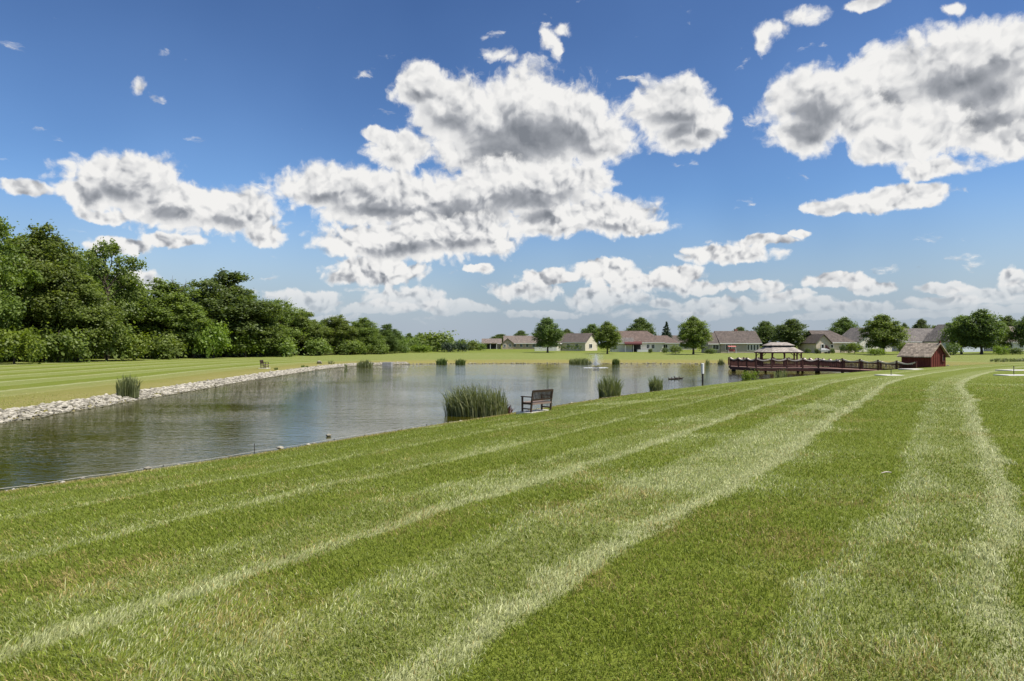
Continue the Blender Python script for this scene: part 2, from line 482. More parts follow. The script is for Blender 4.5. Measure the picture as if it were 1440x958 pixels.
def ground_material():
    m, t, out = mat('mown lawn')
    pos = t.node('ShaderNodeNewGeometry').outputs['Position']
    d = t.node('ShaderNodeAttribute', {'attribute_name': 'shore_d'}).outputs['Fac']
    w = t.node('ShaderNodeAttribute', {'attribute_name': 'near_w'}).outputs['Fac']
    wob = t.m('MULTIPLY', t.m('SUBTRACT', t.noise(pos, 1.3, 3, 0.6), 0.5), 0.55)
    dn = t.m('ADD', d, wob)
    ff = t.m('FRACT', t.m('DIVIDE', t.m('ADD', dn, 49.0), 5.2))
    near = t.m('GREATER_THAN', w, 0.5)
    pn = None
    for p0, p1 in BANDS:
        bd = t.m('MULTIPLY', t.ss(dn, p0 - .05, p0 + .3), t.ss(dn, p1 + .06, p1 - .06))
        v = t.m('MULTIPLY', bd, t.ss(dn, p1 - .42, p1 - .18, .34 * strength(p1), strength(p1)))
        pn = v if pn is None else t.m('MAXIMUM', pn, v)
    pf = t.ramp(ff, [(0.0, (0, 0, 0)), (0.40, (0, 0, 0)), (0.45, (.6,) * 3), (0.52, (.30,) * 3), (0.84, (.34,) * 3), (0.90, (1, 1, 1)), (0.96, (1, 1, 1)), (1.0, (0, 0, 0))])
    pale = t.m('ADD', t.m('MULTIPLY', pn, near), t.m('MULTIPLY', pf, t.m('SUBTRACT', 1.0, near)))  # stripe sheen and clippings, both put into the lawn colour
    fade = t.m('MULTIPLY', t.ss(d, 1.5, 6.0), t.ss(d, 75, 45))
    pale = t.m('MULTIPLY', pale, fade)
    n1 = t.noise(pos, 0.55, 5, 0.6)
    n2 = t.noise(t.vm('MULTIPLY', pos, (1, 1, 1)), 38, 3, 0.7)
    n3 = t.noise(pos, 7, 4, 0.7)
    g = t.ramp(t.m('ADD', t.m('MULTIPLY', n3, .5), t.m('MULTIPLY', n2, .5)), [(0.32, GREEN_A), (0.68, GREEN_B)])
    pl = t.ramp(t.m('ADD', t.m('MULTIPLY', n3, .5), t.m('MULTIPLY', n2, .5)), [(0.32, PALE_A), (0.66, PALE_B)])
    dr = t.ramp(n2, [(0.3, DRY_A), (0.7, DRY_B)])
    c = t.mix(t.m('MULTIPLY', pale, t.ss(n3, 0.25, 0.6, 0.55, 1.0)), g, pl)
    dry = t.m('MAXIMUM', t.m('MULTIPLY', t.ss(n1, 0.56, 0.78), 0.55), t.m('MULTIPLY', t.ss(t.m('ADD', d, t.m('MULTIPLY', n1, 2.2)), 3.0, 1.0), 0.75))
    farb = t.m('MULTIPLY', t.m('SUBTRACT', 1.0, near), t.ss(t.m('ADD', d, t.m('MULTIPLY', n1, 6.0)), 12.0, 5.0))
    dry = t.m('MAXIMUM', dry, t.m('MULTIPLY', farb, 0.62))
    c = t.mix(dry, c, dr)
    c = t.mix(1.0, c, (0.66, 0.66, 0.66, 1), 'MULTIPLY')
    mud = t.ss(d, 0.35, -0.1)
    c = t.mix(mud, c, (0.22, 0.19, 0.12, 1))
    bh = t.m('ADD', t.m('MULTIPLY', n2, .6), t.m('MULTIPLY', n3, .8))
    b = t.node('ShaderNodeBump', None, {'Strength': 0.9, 'Distance': 0.05, 'Height': bh})
    p = t.node('ShaderNodeBsdfPrincipled', None, {'Base Color': c, 'Roughness': 0.8, 'Specular IOR Level': 0.15})
    t.l.new(b.outputs[0], p.inputs['Normal']); t.l.new(p.outputs[0], out.inputs[0])
    return m


def blade_material():
    m, t, out = mat('grass blades')
    c = t.node('ShaderNodeAttribute', {'attribute_name': 'tint'}).outputs['Color']
    d = t.node('ShaderNodeBsdfPrincipled', None, {'Base Color': c, 'Roughness': 0.45, 'Specular IOR Level': 0.4})
    tr = t.node('ShaderNodeBsdfTranslucent', None, {'Color': c})
    mx = t.node('ShaderNodeMixShader', None, {0: 0.35})
    t.l.new(d.outputs[0], mx.inputs[1]); t.l.new(tr.outputs[0], mx.inputs[2]); t.l.new(mx.outputs[0], out.inputs[0])
    return m


def water_material():
    m, t, out = mat('pond water')
    pos = t.node('ShaderNodeNewGeometry').outputs['Position']
    a = t.vm('MULTIPLY', pos, (0.75, 1.9, 1))
    n1 = t.noise(a, 1.05, 4, 0.5, dist=0.5)
    n2 = t.noise(a, 4.2, 3, 0.5)
    patch = t.ss(t.noise(t.vm('MULTIPLY', pos, (0.6, 1.3, 1)), 0.10, 3, 0.55), 0.32, 0.68, 0.55, 1.25)
    h = t.m('MULTIPLY', t.m('ADD', t.m('MULTIPLY', n1, .7), t.m('MULTIPLY', n2, .42)), patch)
    b = t.node('ShaderNodeBump', None, {'Strength': 1.0, 'Distance': 0.026, 'Height': h})
    murk = t.ramp(t.noise(pos, 0.12, 3, 0.5), [(0.35, (0.029, 0.0285, 0.001)), (0.65, (0.043, 0.040, 0.0015))])
    p = t.node('ShaderNodeBsdfPrincipled', None, {'Base Color': murk, 'Roughness': 0.02, 'IOR': 1.40, 'Specular IOR Level': 0.5})
    t.l.new(b.outputs[0], p.inputs['Normal']); t.l.new(p.outputs[0], out.inputs[0])
    return m


M = dict(
    ground=ground_material(), blade=blade_material(), water=water_material(),
    leaf=leafmat('broadleaf', (0.080, 0.118, 0.024), (0.235, 0.292, 0.072), 0.42),
    leaf_dark=leafmat('dark broadleaf', (0.060, 0.090, 0.026), (0.165, 0.215, 0.062), 0.40),
    leaf_bright=leafmat('bright shrub leaf', (0.10, 0.15, 0.018), (0.22, 0.28, 0.04), 0.42),
    leaf_red=leafmat('purple leaf', (0.05, 0.018, 0.018), (0.10, 0.03, 0.03), 0.25),
    needle=leafmat('spruce needles', (0.022, 0.038, 0.020), (0.055, 0.080, 0.040), 0.15),
    reed=leafmat('cattail leaf', (0.085, 0.110, 0.035), (0.26, 0.27, 0.14), 0.35),
    bark=simple('bark', (0.085, 0.068, 0.05), 0.9, 0.4, 5, bump=0.03, stretch=(1, 1, .25)),
    rock=None, concrete=simple('pale concrete', (0.52, 0.50, 0.45), 0.85, 0.15, 5, bump=0.004),
    grey_conc=simple('grey concrete', (0.30, 0.30, 0.29), 0.85, 0.2, 4, bump=0.01),
    redwood=simple('red stained timber', (0.074, 0.028, 0.021), 0.7, 0.35, 3, stretch=(1, 1, .4)),
    redwood_top=simple('sunlit top rail', (0.58, 0.50, 0.43), 0.8, 0.15, 5),  # pale tone paints the light on the rail tops into the colour
    deck=simple('weathered red decking', (0.22, 0.125, 0.10), 0.8, 0.3, 4, stretch=(.3, 2, 1)),
    pile=simple('dark wet pile', (0.025, 0.022, 0.020), 0.7, 0.4, 4),
    shake=shingles('cedar shake', (0.37, 0.305, 0.235), 0.36, 1.0), shake_grey=shingles('silvered shake', (0.32, 0.285, 0.25), 0.3, 1.0),
    barn=siding('red board and batten', (0.15, 0.038, 0.028), 0.26, True, 0.2),
    barn_trim=simple('red trim', (0.10, 0.022, 0.018), 0.7, 0.2),
    bench=simple('dark brown bench timber', (0.050, 0.030, 0.020), 0.55, 0.35, 6, stretch=(.3, 1, 1)),
    bench_slat=simple('sun bleached seat slat', (0.21, 0.15, 0.12), 0.7, 0.25, 6, stretch=(.3, 1, 1)),
    wall_beige=siding('beige siding', (0.41, 0.33, 0.25)), wall_cream=siding('cream siding', (0.56, 0.50, 0.39)),
    wall_white=siding('white siding', (0.68, 0.64, 0.57)), wall_blue=siding('pale blue grey siding', (0.56, 0.60, 0.66)),
    wall_grey=siding('grey stone wall', (0.38, 0.335, 0.28), 0.4), wall_pale=siding('pale tan siding', (0.62, 0.53, 0.41)),
    roof_brown=shingles('brown shingle roof', (0.118, 0.097, 0.084)), roof_red=shingles('rusty brown shingle roof', (0.150, 0.112, 0.094)),
    roof_grey=shingles('grey shingle roof', (0.155, 0.140, 0.128)), roof_pink=shingles('faded tan shingle roof', (0.185, 0.152, 0.13)),
    trim=simple('white trim', (0.74, 0.74, 0.71), 0.6, 0.06), glass=simple('dark window glass', (0.02, 0.025, 0.03), 0.08, 0.2, spec=0.6),
    dark=simple('dark shade', (0.03, 0.03, 0.03), 0.8, 0.3), awning=simple('red awning cloth', (0.10, 0.034, 0.031), 0.8, 0.15),
    awning_pale=simple('faded red canopy cloth', (0.40, 0.14, 0.12), 0.8, 0.15), brick=simple('brick', (0.25, 0.13, 0.10), 0.85, 0.25),
    white_post=simple('white plastic sleeve', (0.72, 0.72, 0.70), 0.5, 0.06), post=simple('dark post', (0.03, 0.027, 0.025), 0.7, 0.3),
    wire=simple('galvanised wire', (0.42, 0.41, 0.38), 0.5, 0.15, metal=0.3), duck=simple('brown duck feathers', (0.05, 0.040, 0.032), 0.8, 0.35, 20),
    duck_head=simple('dark duck head', (0.02, 0.022, 0.018), 0.6, 0.3, 20), bill=simple('dull bill', (0.22, 0.15, 0.04), 0.5, 0.2),
    cover=simple('pale grey cover', (0.42, 0.42, 0.42), 0.7, 0.15), metal=simple('grey steel', (0.25, 0.25, 0.25), 0.4, 0.2, metal=0.8),
)


def rock_material():
    m, t, out = mat('limestone riprap')
    a = t.node('ShaderNodeAttribute', {'attribute_name': 'tint'}).outputs['Fac']
    pos = t.node('ShaderNodeNewGeometry').outputs['Position']
    n = t.noise(pos, 9, 5, 0.6)
    c = t.ramp(t.m('ADD', t.m('MULTIPLY', a, .7), t.m('MULTIPLY', n, .3)), [(0.1, (0.11, 0.10, 0.08)), (0.5, (0.31, 0.285, 0.23)), (0.95, (0.50, 0.46, 0.38))])
    z = t.node('ShaderNodeSeparateXYZ', None, {0: pos}).outputs[2]
    c = t.mix(t.ss(z, 0.10, 0.0), c, (0.085, 0.08, 0.045, 1))
    b = t.node('ShaderNodeBump', None, {'Strength': 0.8, 'Distance': 0.02, 'Height': n})
    p = t.node('ShaderNodeBsdfPrincipled', None, {'Base Color': c, 'Roughness': 0.9, 'Specular IOR Level': 0.2})
    t.l.new(b.outputs[0], p.inputs['Normal']); t.l.new(p.outputs[0], out.inputs[0])
    return m


M['rock'] = rock_material()


def spray_material():
    m, t, out = mat('fountain spray')
    d = t.node('ShaderNodeBsdfDiffuse', None, {'Color': (0.85, 0.87, 0.88, 1)})
    tr = t.node('ShaderNodeBsdfTranslucent', None, {'Color': (0.85, 0.87, 0.88, 1)})
    mx = t.node('ShaderNodeMixShader', None, {0: 0.5})
    t.l.new(d.outputs[0], mx.inputs[1]); t.l.new(tr.outputs[0], mx.inputs[2]); t.l.new(mx.outputs[0], out.inputs[0])
    return m


M['spray'] = spray_material()


# ------------------------------------------------------------------ ground and water
def axis(dense_lo, dense_hi, step, lo, hi, g=1.22):
    a = list(np.arange(dense_lo, dense_hi + 1e-6, step))
    s = step
    while a[-1] < hi: s *= g; a.append(a[-1] + s)
    s = step; b = []; v = dense_lo
    while v > lo: s *= g; v -= s; b.append(v)
    return np.array(b[::-1] + a)


def build_ground():
    X = axis(-40, 76, .75, -5000, 5000); Y = axis(-4, 124, .75, -600, 7000)
    gx, gy = np.meshgrid(X, Y); gx, gy = gx.ravel(), gy.ravel()
    z, d, w = height(gx, gy)
    nx, ny = len(X), len(Y)
    i = np.arange(ny - 1)[:, None] * nx + np.arange(nx - 1)[None, :]
    f = np.stack([i, i + 1, i + 1 + nx, i + nx], -1).reshape(-1, 4)
    me = np_mesh('ground', np.stack([gx, gy, z], 1), [f], True)
    for nm, arr in (('shore_d', d), ('near_w', w)):
        a = me.attributes.new(nm, 'FLOAT', 'POINT'); a.data.foreach_set('value', arr.astype(np.float32))
    tag(link('ground', me, M['ground']), kind='structure')
    P = [(p[0] - 0.0, p[1]) for p in SH]
    c = np.array(P).mean(0)
    poly = [(c[0] + (x - c[0]) * 1.03, c[1] + (y - c[1]) * 1.03) for x, y in P]
    # the sheet of water dips under the banks; it is one flat face
    me = bpy.data.meshes.new('water'); me.from_pydata([(x, y, 0) for x, y in poly], [], [tuple(range(len(poly)))]); me.update()
    tag(link('water', me, M['water']), kind='structure')


build_ground()


def build_grass():
    """the blades of the mown lawn near the viewpoint, one uncountable mass"""
    half = R(56); N = 1250000
    rmin, rmax = 1.6, 47.0
    r = rmin + (rmax - rmin) * rng.random(N) ** 1.45; a = rng.uniform(-half, half, N)
    x, y = r * np.sin(a), r * np.cos(a)
    z, d, w = height(x, y)
    ok = (d > 0.12) & (rng.random(N) < np.clip((47 - r) / 22, 0, 1))
    x, y, z, d, w, r = (q[ok] for q in (x, y, z, d, w, r))
    n = len(x)
    wob = vnoise(x, y, 1.1, 5, 3) * .28
    pale, line = stripes(d + wob, w)
    fade = np.clip((d - 1.5) / 4, 0, 1); pale, line = pale * fade, line * fade
    patch = vnoise(x, y, .55, 9, 4)
    fine = vnoise(x, y, 2.3, 12, 3)
    big = vnoise(x, y, .42, 33, 3)
    pal = np.clip(pale * (.30 + .35 * fine + .35 * big) + line * (.75 + .4 * fine) + np.clip(big - .18, 0, 1) * 1.2, 0, 1)  # bent-blade sheen and clippings become blade colour, beside random pale patches
    dry = np.clip((patch - .12) * 1.9, 0, .62) * np.clip(.7 + fine, 0, 1)
    dry = np.maximum(dry, .75 * np.clip((2.2 + patch - d) / 1.6, 0, 1))
    u = rng.random((n, 1))
    A = np.array
    g = A(GREEN_A) + (A(GREEN_B) - A(GREEN_A)) * np.clip(u * .9 + .25 * fine[:, None], 0, 1)
    p = A(PALE_A) + (A(PALE_B) - A(PALE_A)) * u
    q = A(DRY_A) + (A(DRY_B) - A(DRY_A)) * u
    kind = rng.random(n)
    isp = (kind < pal)[:, None]; dry = dry * (1 - .6 * pal); isd = (rng.random(n) < np.maximum(dry, .04))[:, None]
    col = np.where(isd, q, np.where(isp, p, g)) * rng.uniform(.75, 1.45, (n, 1))
    hgt = rng.uniform(.026, .052, n) * (1 + .25 * fine + .25 * vnoise(x, y, .9, 21, 2)) * np.where(rng.random(n) < .02, 1.7, 1)
    wid = rng.uniform(.0028, .0048, n) * (1 + r / 8)
    # fresh stripes lean one way, pale stripes the other
    th = np.where(rng.random(n) < .72, np.where(pal > .35, R(57), R(237)), rng.uniform(0, 6.28, n)) + rng.normal(0, .7, n)
    lean = hgt * rng.uniform(.25, 1.15, n)
    lx, ly = np.cos(th) * lean, np.sin(th) * lean
    fa = rng.uniform(0, 6.28, n); sx, sy = np.cos(fa) * wid / 2, np.sin(fa) * wid / 2
    B = np.stack([x, y, z - .006], 1)
    S = np.stack([sx, sy, np.zeros(n)], 1)
    mid = B + np.stack([lx * .3, ly * .3, hgt * .62], 1)
    tip = B + np.stack([lx, ly, hgt], 1)
    nr = r < 13                                # near blades bend at mid height, farther ones are single slips
    V1 = np.stack([B - S, B + S, mid + S * .8, mid - S * .8, tip], 1)[nr].reshape(-1, 3)
    V2 = np.stack([B - S * 1.1, B + S * 1.1, tip], 1)[~nr].reshape(-1, 3)
    n1, n2 = int(nr.sum()), int((~nr).sum())
    o = np.arange(n1)[:, None] * 5; o2 = n1 * 5 + np.arange(n2)[:, None] * 3
    me = np_mesh('grass', np.concatenate([V1, V2]), [o + np.array([[0, 1, 2, 3]]), o + np.array([[3, 2, 4]]), o2 + np.array([[0, 1, 2]])], False)
    ca = me.attributes.new('tint', 'FLOAT_COLOR', 'POINT')
    c3 = np.concatenate([np.repeat(col[nr], 5, 0), np.repeat(col[~nr], 3, 0)])
    c4 = np.concatenate([c3, np.ones((len(c3), 1))], 1)
    ca.data.foreach_set('color', c4.astype(np.float32).ravel())
    tag(link('grass', me, M['blade']), 'short mown grass in pale and green stripes on the near bank', 'grass', kind='stuff')


build_grass()

ICO_V = None


def ico():
    import bmesh
    bm = bmesh.new(); bmesh.ops.create_icosphere(bm, subdivisions=1, radius=1)
    v = np.array([p.co[:] for p in bm.verts]); f = np.array([[q.index for q in p.verts] for p in bm.faces]); bm.free()
    return v, f


IV, IF = ico()


def rocks_mesh(name, x, y, z, s):
    n = len(x)
    V = IV[None] * (1 + rng.uniform(-.28, .28, (n, len(IV), 1)))
    V = V * (s[:, None] * np.stack([rng.uniform(.8, 1.5, n), rng.uniform(.7, 1.1, n), rng.uniform(.35, .65, n)], 1))[:, None, :]
    a = rng.uniform(0, 6.28, n); c, sn = np.cos(a)[:, None], np.sin(a)[:, None]
    vx, vy = V[..., 0] * c - V[..., 1] * sn, V[..., 0] * sn + V[..., 1] * c
    V = np.stack([vx + x[:, None], vy + y[:, None], V[..., 2] + z[:, None]], -1).reshape(-1, 3)
    f = (np.arange(n)[:, None, None] * len(IV) + IF[None]).reshape(-1, 3)
    me = np_mesh(name, V, [f], False)
    t = me.attributes.new('tint', 'FLOAT', 'POINT')
    t.data.foreach_set('value', np.repeat(rng.random(n), len(IV)).astype(np.float32))
    return me


def build_riprap():
    # walk the shoreline; the left and far banks carry a broad belt of broken limestone, the near bank a thin broken edge
    seg = np.hypot(*(SB - SA)[:, :2].T)
    xs, ys, ss = [], [], []
    for k in range(len(SA)):
        w = (SA[k, 2] + SB[k, 2]) / 2
        cx, cy = (SA[k, :2] + SB[k, :2]) / 2
        t = (SB[k, :2] - SA[k, :2]) / seg[k]; nrm = np.array([t[1], -t[0]])
        left = cx < -15 and w < .5
        width = 1.65 if left else (.55 if w < .5 else .35)
        dens = 74 if left else (34 if w < .5 else 44)
        m = int(seg[k] * width * dens)
        u = rng.random(m); v = rng.random(m)
        b = rng.normal(0, .12, m) - .25
        off = b + v * width
        p = SA[k, :2] + t * (u * seg[k])[:, None] + nrm * off[:, None]
        xs.append(p[:, 0]); ys.append(p[:, 1])
        ss.append(rng.uniform(.04, .11, m) * rng.choice([.8, .9, 1, 1.35], m) * (1.1 if left else (.9 if w < .5 else .6)))
    x, y, s = np.concatenate(xs), np.concatenate(ys), np.concatenate(ss)
    z, d, w = height(x, y)
    z = np.maximum(z, -.12) + s * .15
    tag(link('riprap', rocks_mesh('riprap', x, y, z, s), M['rock']), 'belt of broken pale limestone along the pond edge', 'riprap', kind='stuff')


build_riprap()

# a few single rocks on the near shore
for (px, D, s, lab) in ((355, 17.4, .16, 'pale rock at the near waterline below the wire fence'),
                        (348, 19.9, .17, 'small pale rock beside the short dark stake at the waterline'),
                        (60, 15.1, .14, 'flat pale rock at the water edge in the near left corner')):
    pass


def rock_thing(px, py, s, lab):
    D = 3072 / (py - 484); x = (px - 720) / F * D
    z = gz(x, D)
    me = rocks_mesh('rock', np.array([0.]), np.array([0.]), np.array([0.]), np.array([s * .62]))
    o = link('rock', me, M['rock']); o.location = (x, D, max(z, 0) + s * .3); tag(o, lab, 'rock', 'loose rocks on the near shore')


rock_thing(395, 633, .2, 'flat white rock at the waterline just right of the short stake')
rock_thing(209, 663, .17, 'white rock at the near waterline under the wire, halfway along it')
rock_thing(116, 679, .13, 'small white rock in the grass edge at the near left end of the wire')
rock_thing(462, 614, .15, 'small pale rock at the waterline between the stake and the tall cattails')


# ------------------------------------------------------------------ trees
def crown_mesh(name, lobes, clumps, leaves, leaf, seed, droop=0.0, fill=0.15, spread=.24):
    """lobes: list of (x,y,z,rx,ry,rz). Leaves gather in clumps over each lobe so light and dark show."""
    g = np.random.default_rng(seed)
    cen, nor, rad = [], [], []
    for (lx, ly, lz, rx, ry, rz) in lobes:
        m = max(6, int(clumps * (rx * ry + rx * rz) / 2))
        v = g.normal(size=(m, 3)); v /= np.linalg.norm(v, axis=1)[:, None]
        v[:, 2] = np.where(v[:, 2] < -.55, -v[:, 2], v[:, 2])
        k = g.uniform(.72, 1.08, m); k[g.random(m) < fill] *= .6
        cen.append(np.array([lx, ly, lz]) + v * k[:, None] * np.array([rx, ry, rz])); nor.append(v)
        rad.append(np.full(m, (rx + ry + rz) / 3))
    cen, nor, rad = np.concatenate(cen), np.concatenate(nor), np.concatenate(rad)
    m = len(cen)
    ci = np.repeat(np.arange(m), leaves); n = len(ci)
    size_c = (spread * rad ** .6 * g.uniform(.6, 1.35, m))[ci]
    off = g.normal(size=(n, 3)) * size_c[:, None] * np.array([1, 1, .9])
    off[:, 2] -= droop * (np.hypot(off[:, 0], off[:, 1]))
    P = cen[ci] + off
    N = nor[ci] * .6 + g.normal(size=(n, 3)) * .65 + np.array([0, 0, .55]); N /= np.linalg.norm(N, axis=1)[:, None]
    T = np.cross(N, g.normal(size=(n, 3))); T /= np.linalg.norm(T, axis=1)[:, None]
    U = np.cross(N, T)
    s = leaf * g.uniform(.6, 1.3, n)[:, None]
    V = np.stack([P - T * s * .5, P - U * s * .32, P + T * s * .55, P + U * s * .32], 1).reshape(-1, 3)
    f = np.arange(n)[:, None] * 4 + np.array([[0, 1, 2, 3]])
    me = np_mesh(name, V, [f], False)
    tint = np.clip(g.normal(.45, .2, m)[ci] + g.normal(0, .14, n), 0, 1)
    a = me.attributes.new('tint', 'FLOAT', 'POINT'); a.data.foreach_set('value', np.repeat(tint, 4).astype(np.float32))
    return me


def trunk_mesh(name, h, r, lobes, seed, base=.0, twigs=0):
    rr = random.Random(seed); mb = MB()
    top = h * .72
    pts = [(rr.uniform(-.04, .04) * h * t, rr.uniform(-.04, .04) * h * t, base + (top - base) * t) for t in (0, .12, .3, .5, .75, 1)]
    mb.tube(pts, [r * 1.35, r, r * .85, r * .7, r * .45, r * .18], 9)
    for i, L in enumerate(lobes):
        t = min(.95, max(.25, (L[2] - L[5] * .6) / max(top, .1) * .8))
        z = base + (top - base) * t
        a = Vector((0, 0, z)); b = Vector(L[:3])
        mid = a.lerp(b, .5) + Vector((rr.uniform(-.1, .1), rr.uniform(-.1, .1), rr.uniform(-.02, .12))) * h * .3
        mb.tube([a, a.lerp(mid, .6), mid, b], [r * .45, r * .32, r * .24, r * .06], 6)
        for _ in range(twigs):
            c = mid.lerp(b, rr.uniform(.2, 1)); e = c + Vector((rr.uniform(-1, 1) * L[3], rr.uniform(-1, 1) * L[4], rr.uniform(.1, 1) * L[5]))
            mb.tube([c, c.lerp(e, .5) + Vector((0, 0, .1)), e], [r * .14, r * .09, r * .02], 5)
    me = bpy.data.meshes.new(name); me.from_pydata(mb.v, [], mb.f); me.update()
    return me


def broad_lobes(h, wr, low, seed, n=10, top=.2):
    """an irregular broadleaf crown of total height h, radius wr, first leaves at low*h"""
    g = random.Random(seed); out = []
    z0, z1 = low * h, h
    cz = (z0 + z1) / 2
    for i in range(n):
        t = (i + .5) / n
        z = z0 + (z1 - z0) * (.12 + .74 * t)
        prof = math.sin(math.pi * min(.97, .2 + .68 * t)) ** .8
        a = i * 2.4 + g.uniform(-.5, .5)
        d = wr * prof * g.uniform(.35, .68) if i < n - 1 else 0
        s = wr * g.uniform(.34, .52) * (.75 + .35 * prof)
        out.append((d * math.cos(a), d * math.sin(a), z, s * g.uniform(.9, 1.2), s * g.uniform(.9, 1.2), s * g.uniform(.7, .95)))
    out.append((0, 0, cz, wr * .55, wr * .55, (z1 - z0) * .33))
    zt = max(L[2] + L[5] for L in out); k = (h - 0.02 * h) / zt
    return [(L[0], L[1], L[2] * k, L[3], L[4], L[5] * k) for L in out]


def oval_lobes(h, wr, low, seed, layers=5, per=6, lr=.38, flat=.8, ragged=.12):
    """a full crown built of rings of lobes: widest below the middle, ragged towards the top"""
    g = random.Random(seed); out = []
    z0, z1 = low * h, h
    for i in range(layers):
        t = (i + .35) / layers
        prof = math.sin(math.pi * (t * .78 + .20))
        k = max(1, round(per * prof))
        for j in range(k):
            a = 6.283 * j / k + i * .9 + g.uniform(-.4, .4)
            r = wr * lr * g.uniform(.75, 1.2) * (.6 + .45 * prof)
            d = max(0, wr * prof - r * .8) * g.uniform(.75, 1.08)
            z = z0 + (z1 - z0) * (t + g.uniform(-ragged, ragged) * .6)
            out.append((d * math.cos(a), d * math.sin(a), z, r * g.uniform(.85, 1.2), r * g.uniform(.85, 1.2), r * flat * g.uniform(.85, 1.25)))
    r = wr * lr * .62
    for j in range(2): out.append((g.uniform(-.16, .16) * wr, g.uniform(-.16, .16) * wr, z1 - r * (1.1 + j * .5), r, r, r * 1.1))
    out.append((0, 0, z0 + (z1 - z0) * .45, wr * .5, wr * .5, (z1 - z0) * .34))
    zb = min(L[2] - L[5] for L in out); zt = max(L[2] + L[5] for L in out)
    k = (z1 - z0) / (zt - zb)
    return [(L[0], L[1], z0 + (L[2] - zb) * k, L[3], L[4], L[5] * k) for L in out]


PROTO = {}


def proto(key):
    if key in PROTO: return PROTO[key]
    kind, v = key
    if kind == 'wood':       # tall wood tree, unit: height 16, radius 5.5
        L = oval_lobes(16, 5.2, .04, 100 + v, 6, 6, .36, .85, .16)
        PROTO[key] = (crown_mesh('crown', L, 10, 46, .31, v, .05), trunk_mesh('trunk', 16, .30, L, v), 16)
    elif kind == 'airy':
        L = broad_lobes(16, 5.0, .22, 140 + v, 13)
        L = [(a * 1.15, b * 1.15, c, r * .78, s * .78, q * .66) for a, b, c, r, s, q in L[:-1]]
        PROTO[key] = (crown_mesh('crown', L, 8, 38, .36, v, .1, .25, .27), trunk_mesh('trunk', 16, .32, L, v, twigs=5), 16)
    elif kind == 'lawn':     # round garden tree, height 8, radius 3
        L = oval_lobes(8, 2.75, .11, 200 + v, 5, 7, .40, .85, .07)
        PROTO[key] = (crown_mesh('crown', L, 26, 28, .23, v, .05), trunk_mesh('trunk', 8, .16, L, v), 8)
    elif kind == 'shrub':    # height 2, radius 1.3
        g = random.Random(v)
        L = [(g.uniform(-.7, .7), g.uniform(-.7, .7), g.uniform(.45, 1.25), g.uniform(.55, .8), g.uniform(.55, .8), g.uniform(.5, .7)) for _ in range(6)]
        L.append((0, 0, .6, 1.1, 1.1, .6))
        PROTO[key] = (crown_mesh('foliage', L, 22, 30, .17, v, .1), trunk_mesh('stem', 2, .05, L[:4], v), 2)
    elif kind == 'spruce':   # height 8
        L = []
        g = random.Random(v)
        for i in range(11):
            t = i / 10; r = 2.1 * (1 - t) ** .85 + .15
            for k in range(6 if i < 8 else 3):
                a = k * 1.05 + i * .6; d = r * .55
                L.append((d * math.cos(a), d * math.sin(a), .9 + 6.7 * t, r * .45 + .1, r * .45 + .1, .42))
        PROTO[key] = (crown_mesh('crown', L, 26, 16, .26, v, .35, .15, .2), trunk_mesh('trunk', 8, .15, [], v), 8)
    return PROTO[key]


def tree(name, key, px, D, py_top, label, m='leaf', width=None, group=None, rz=None, base_drop=0.0, cat='tree', parts=('trunk', 'crown')):
    """stand a tree at photo column px, D metres away, so that its top shows at row py_top; width in photo pixels"""
    crown, trunk, H = proto(key)
    p = at(px, D)
    h = EYE - (py_top - 484) / F * D - p.z
    wm = {'wood': 10.2, 'airy': 10.8, 'lawn': 5.3, 'shrub': 2.7, 'spruce': 4.3}[key[0]]
    sz = h / H
    sx = (width / F * D) / wm if width else sz
    root = empty(name, (p.x, p.y, p.z - base_drop), rz if rz is not None else random.uniform(0, 6.28))
    for nm, me, mm in ((parts[0], trunk, M['bark']), (parts[1], crown, M[m])):
        if not me.materials: me.materials.append(mm)
        o = bpy.data.objects.new(nm, me); COL.objects.link(o); o.parent = root; o.scale = (sx, sx, sz)
        if me.materials[0] is not mm:
            o.material_slots[0].link = 'OBJECT'; o.material_slots[0].material = mm
    tag(root, label, cat, group)
    return root


WG = 'trees of the wood beyond the left field'


def treeline_D(px): return float(np.interp(px, [-200, 0, 150, 300, 450, 560, 600, 700], [72, 85, 104, 123, 145, 163, 195, 290]))


wood = [  # key, px, extra depth, top row, width px, material, label
    (('wood', 1), -28, 0, 292, 130, 'leaf', 'tallest tree of the wood, cut by the left edge of the view'),
    (('wood', 2), 62, 0, 318, 135, 'leaf', 'big dark full tree with a domed top near the left end of the wood'),
    (('airy', 3), 150, 2, 330, 105, 'leaf', 'airy tree with sky showing through its thin right-hand branches'),
    (('wood', 3), 112, -5, 385, 115, 'leaf', 'lower bushy tree standing in front of the airy tree'),
    (('wood', 1), 232, 1, 394, 125, 'leaf', 'rounded tree right behind the bare dead twigs in the wood'),
    (('wood', 4), 318, 0, 381, 140, 'leaf_dark', 'high dark domed tree in the middle of the wood'),
    (('wood', 2), 272, -4, 428, 66, 'leaf', 'green bushy tree at the foot of the high dark dome, on its left side'),
    (('airy', 5), 392, 0, 417, 88, 'leaf', 'thin topped tree on the slope down from the high dark dome'),
    (('wood', 3), 365, -4, 432, 82, 'leaf', 'leafy tree just right of the high dark dome'),
    (('wood', 4), 428, 0, 438, 70, 'leaf', 'middling tree where the wood starts to get low, right of the thin topped one'),
    (('wood', 1), 474, 0, 444, 62, 'leaf', 'low round tree in the falling end of the wood, behind the far bench'),
    (('wood', 2), 512, 0, 447, 56, 'leaf', 'last rounded tree but one at the low end of the wood'),
    (('wood', 3), 544, 0, 456, 42, 'leaf_dark', 'narrow dark tree closing the low right end of the wood'),
]
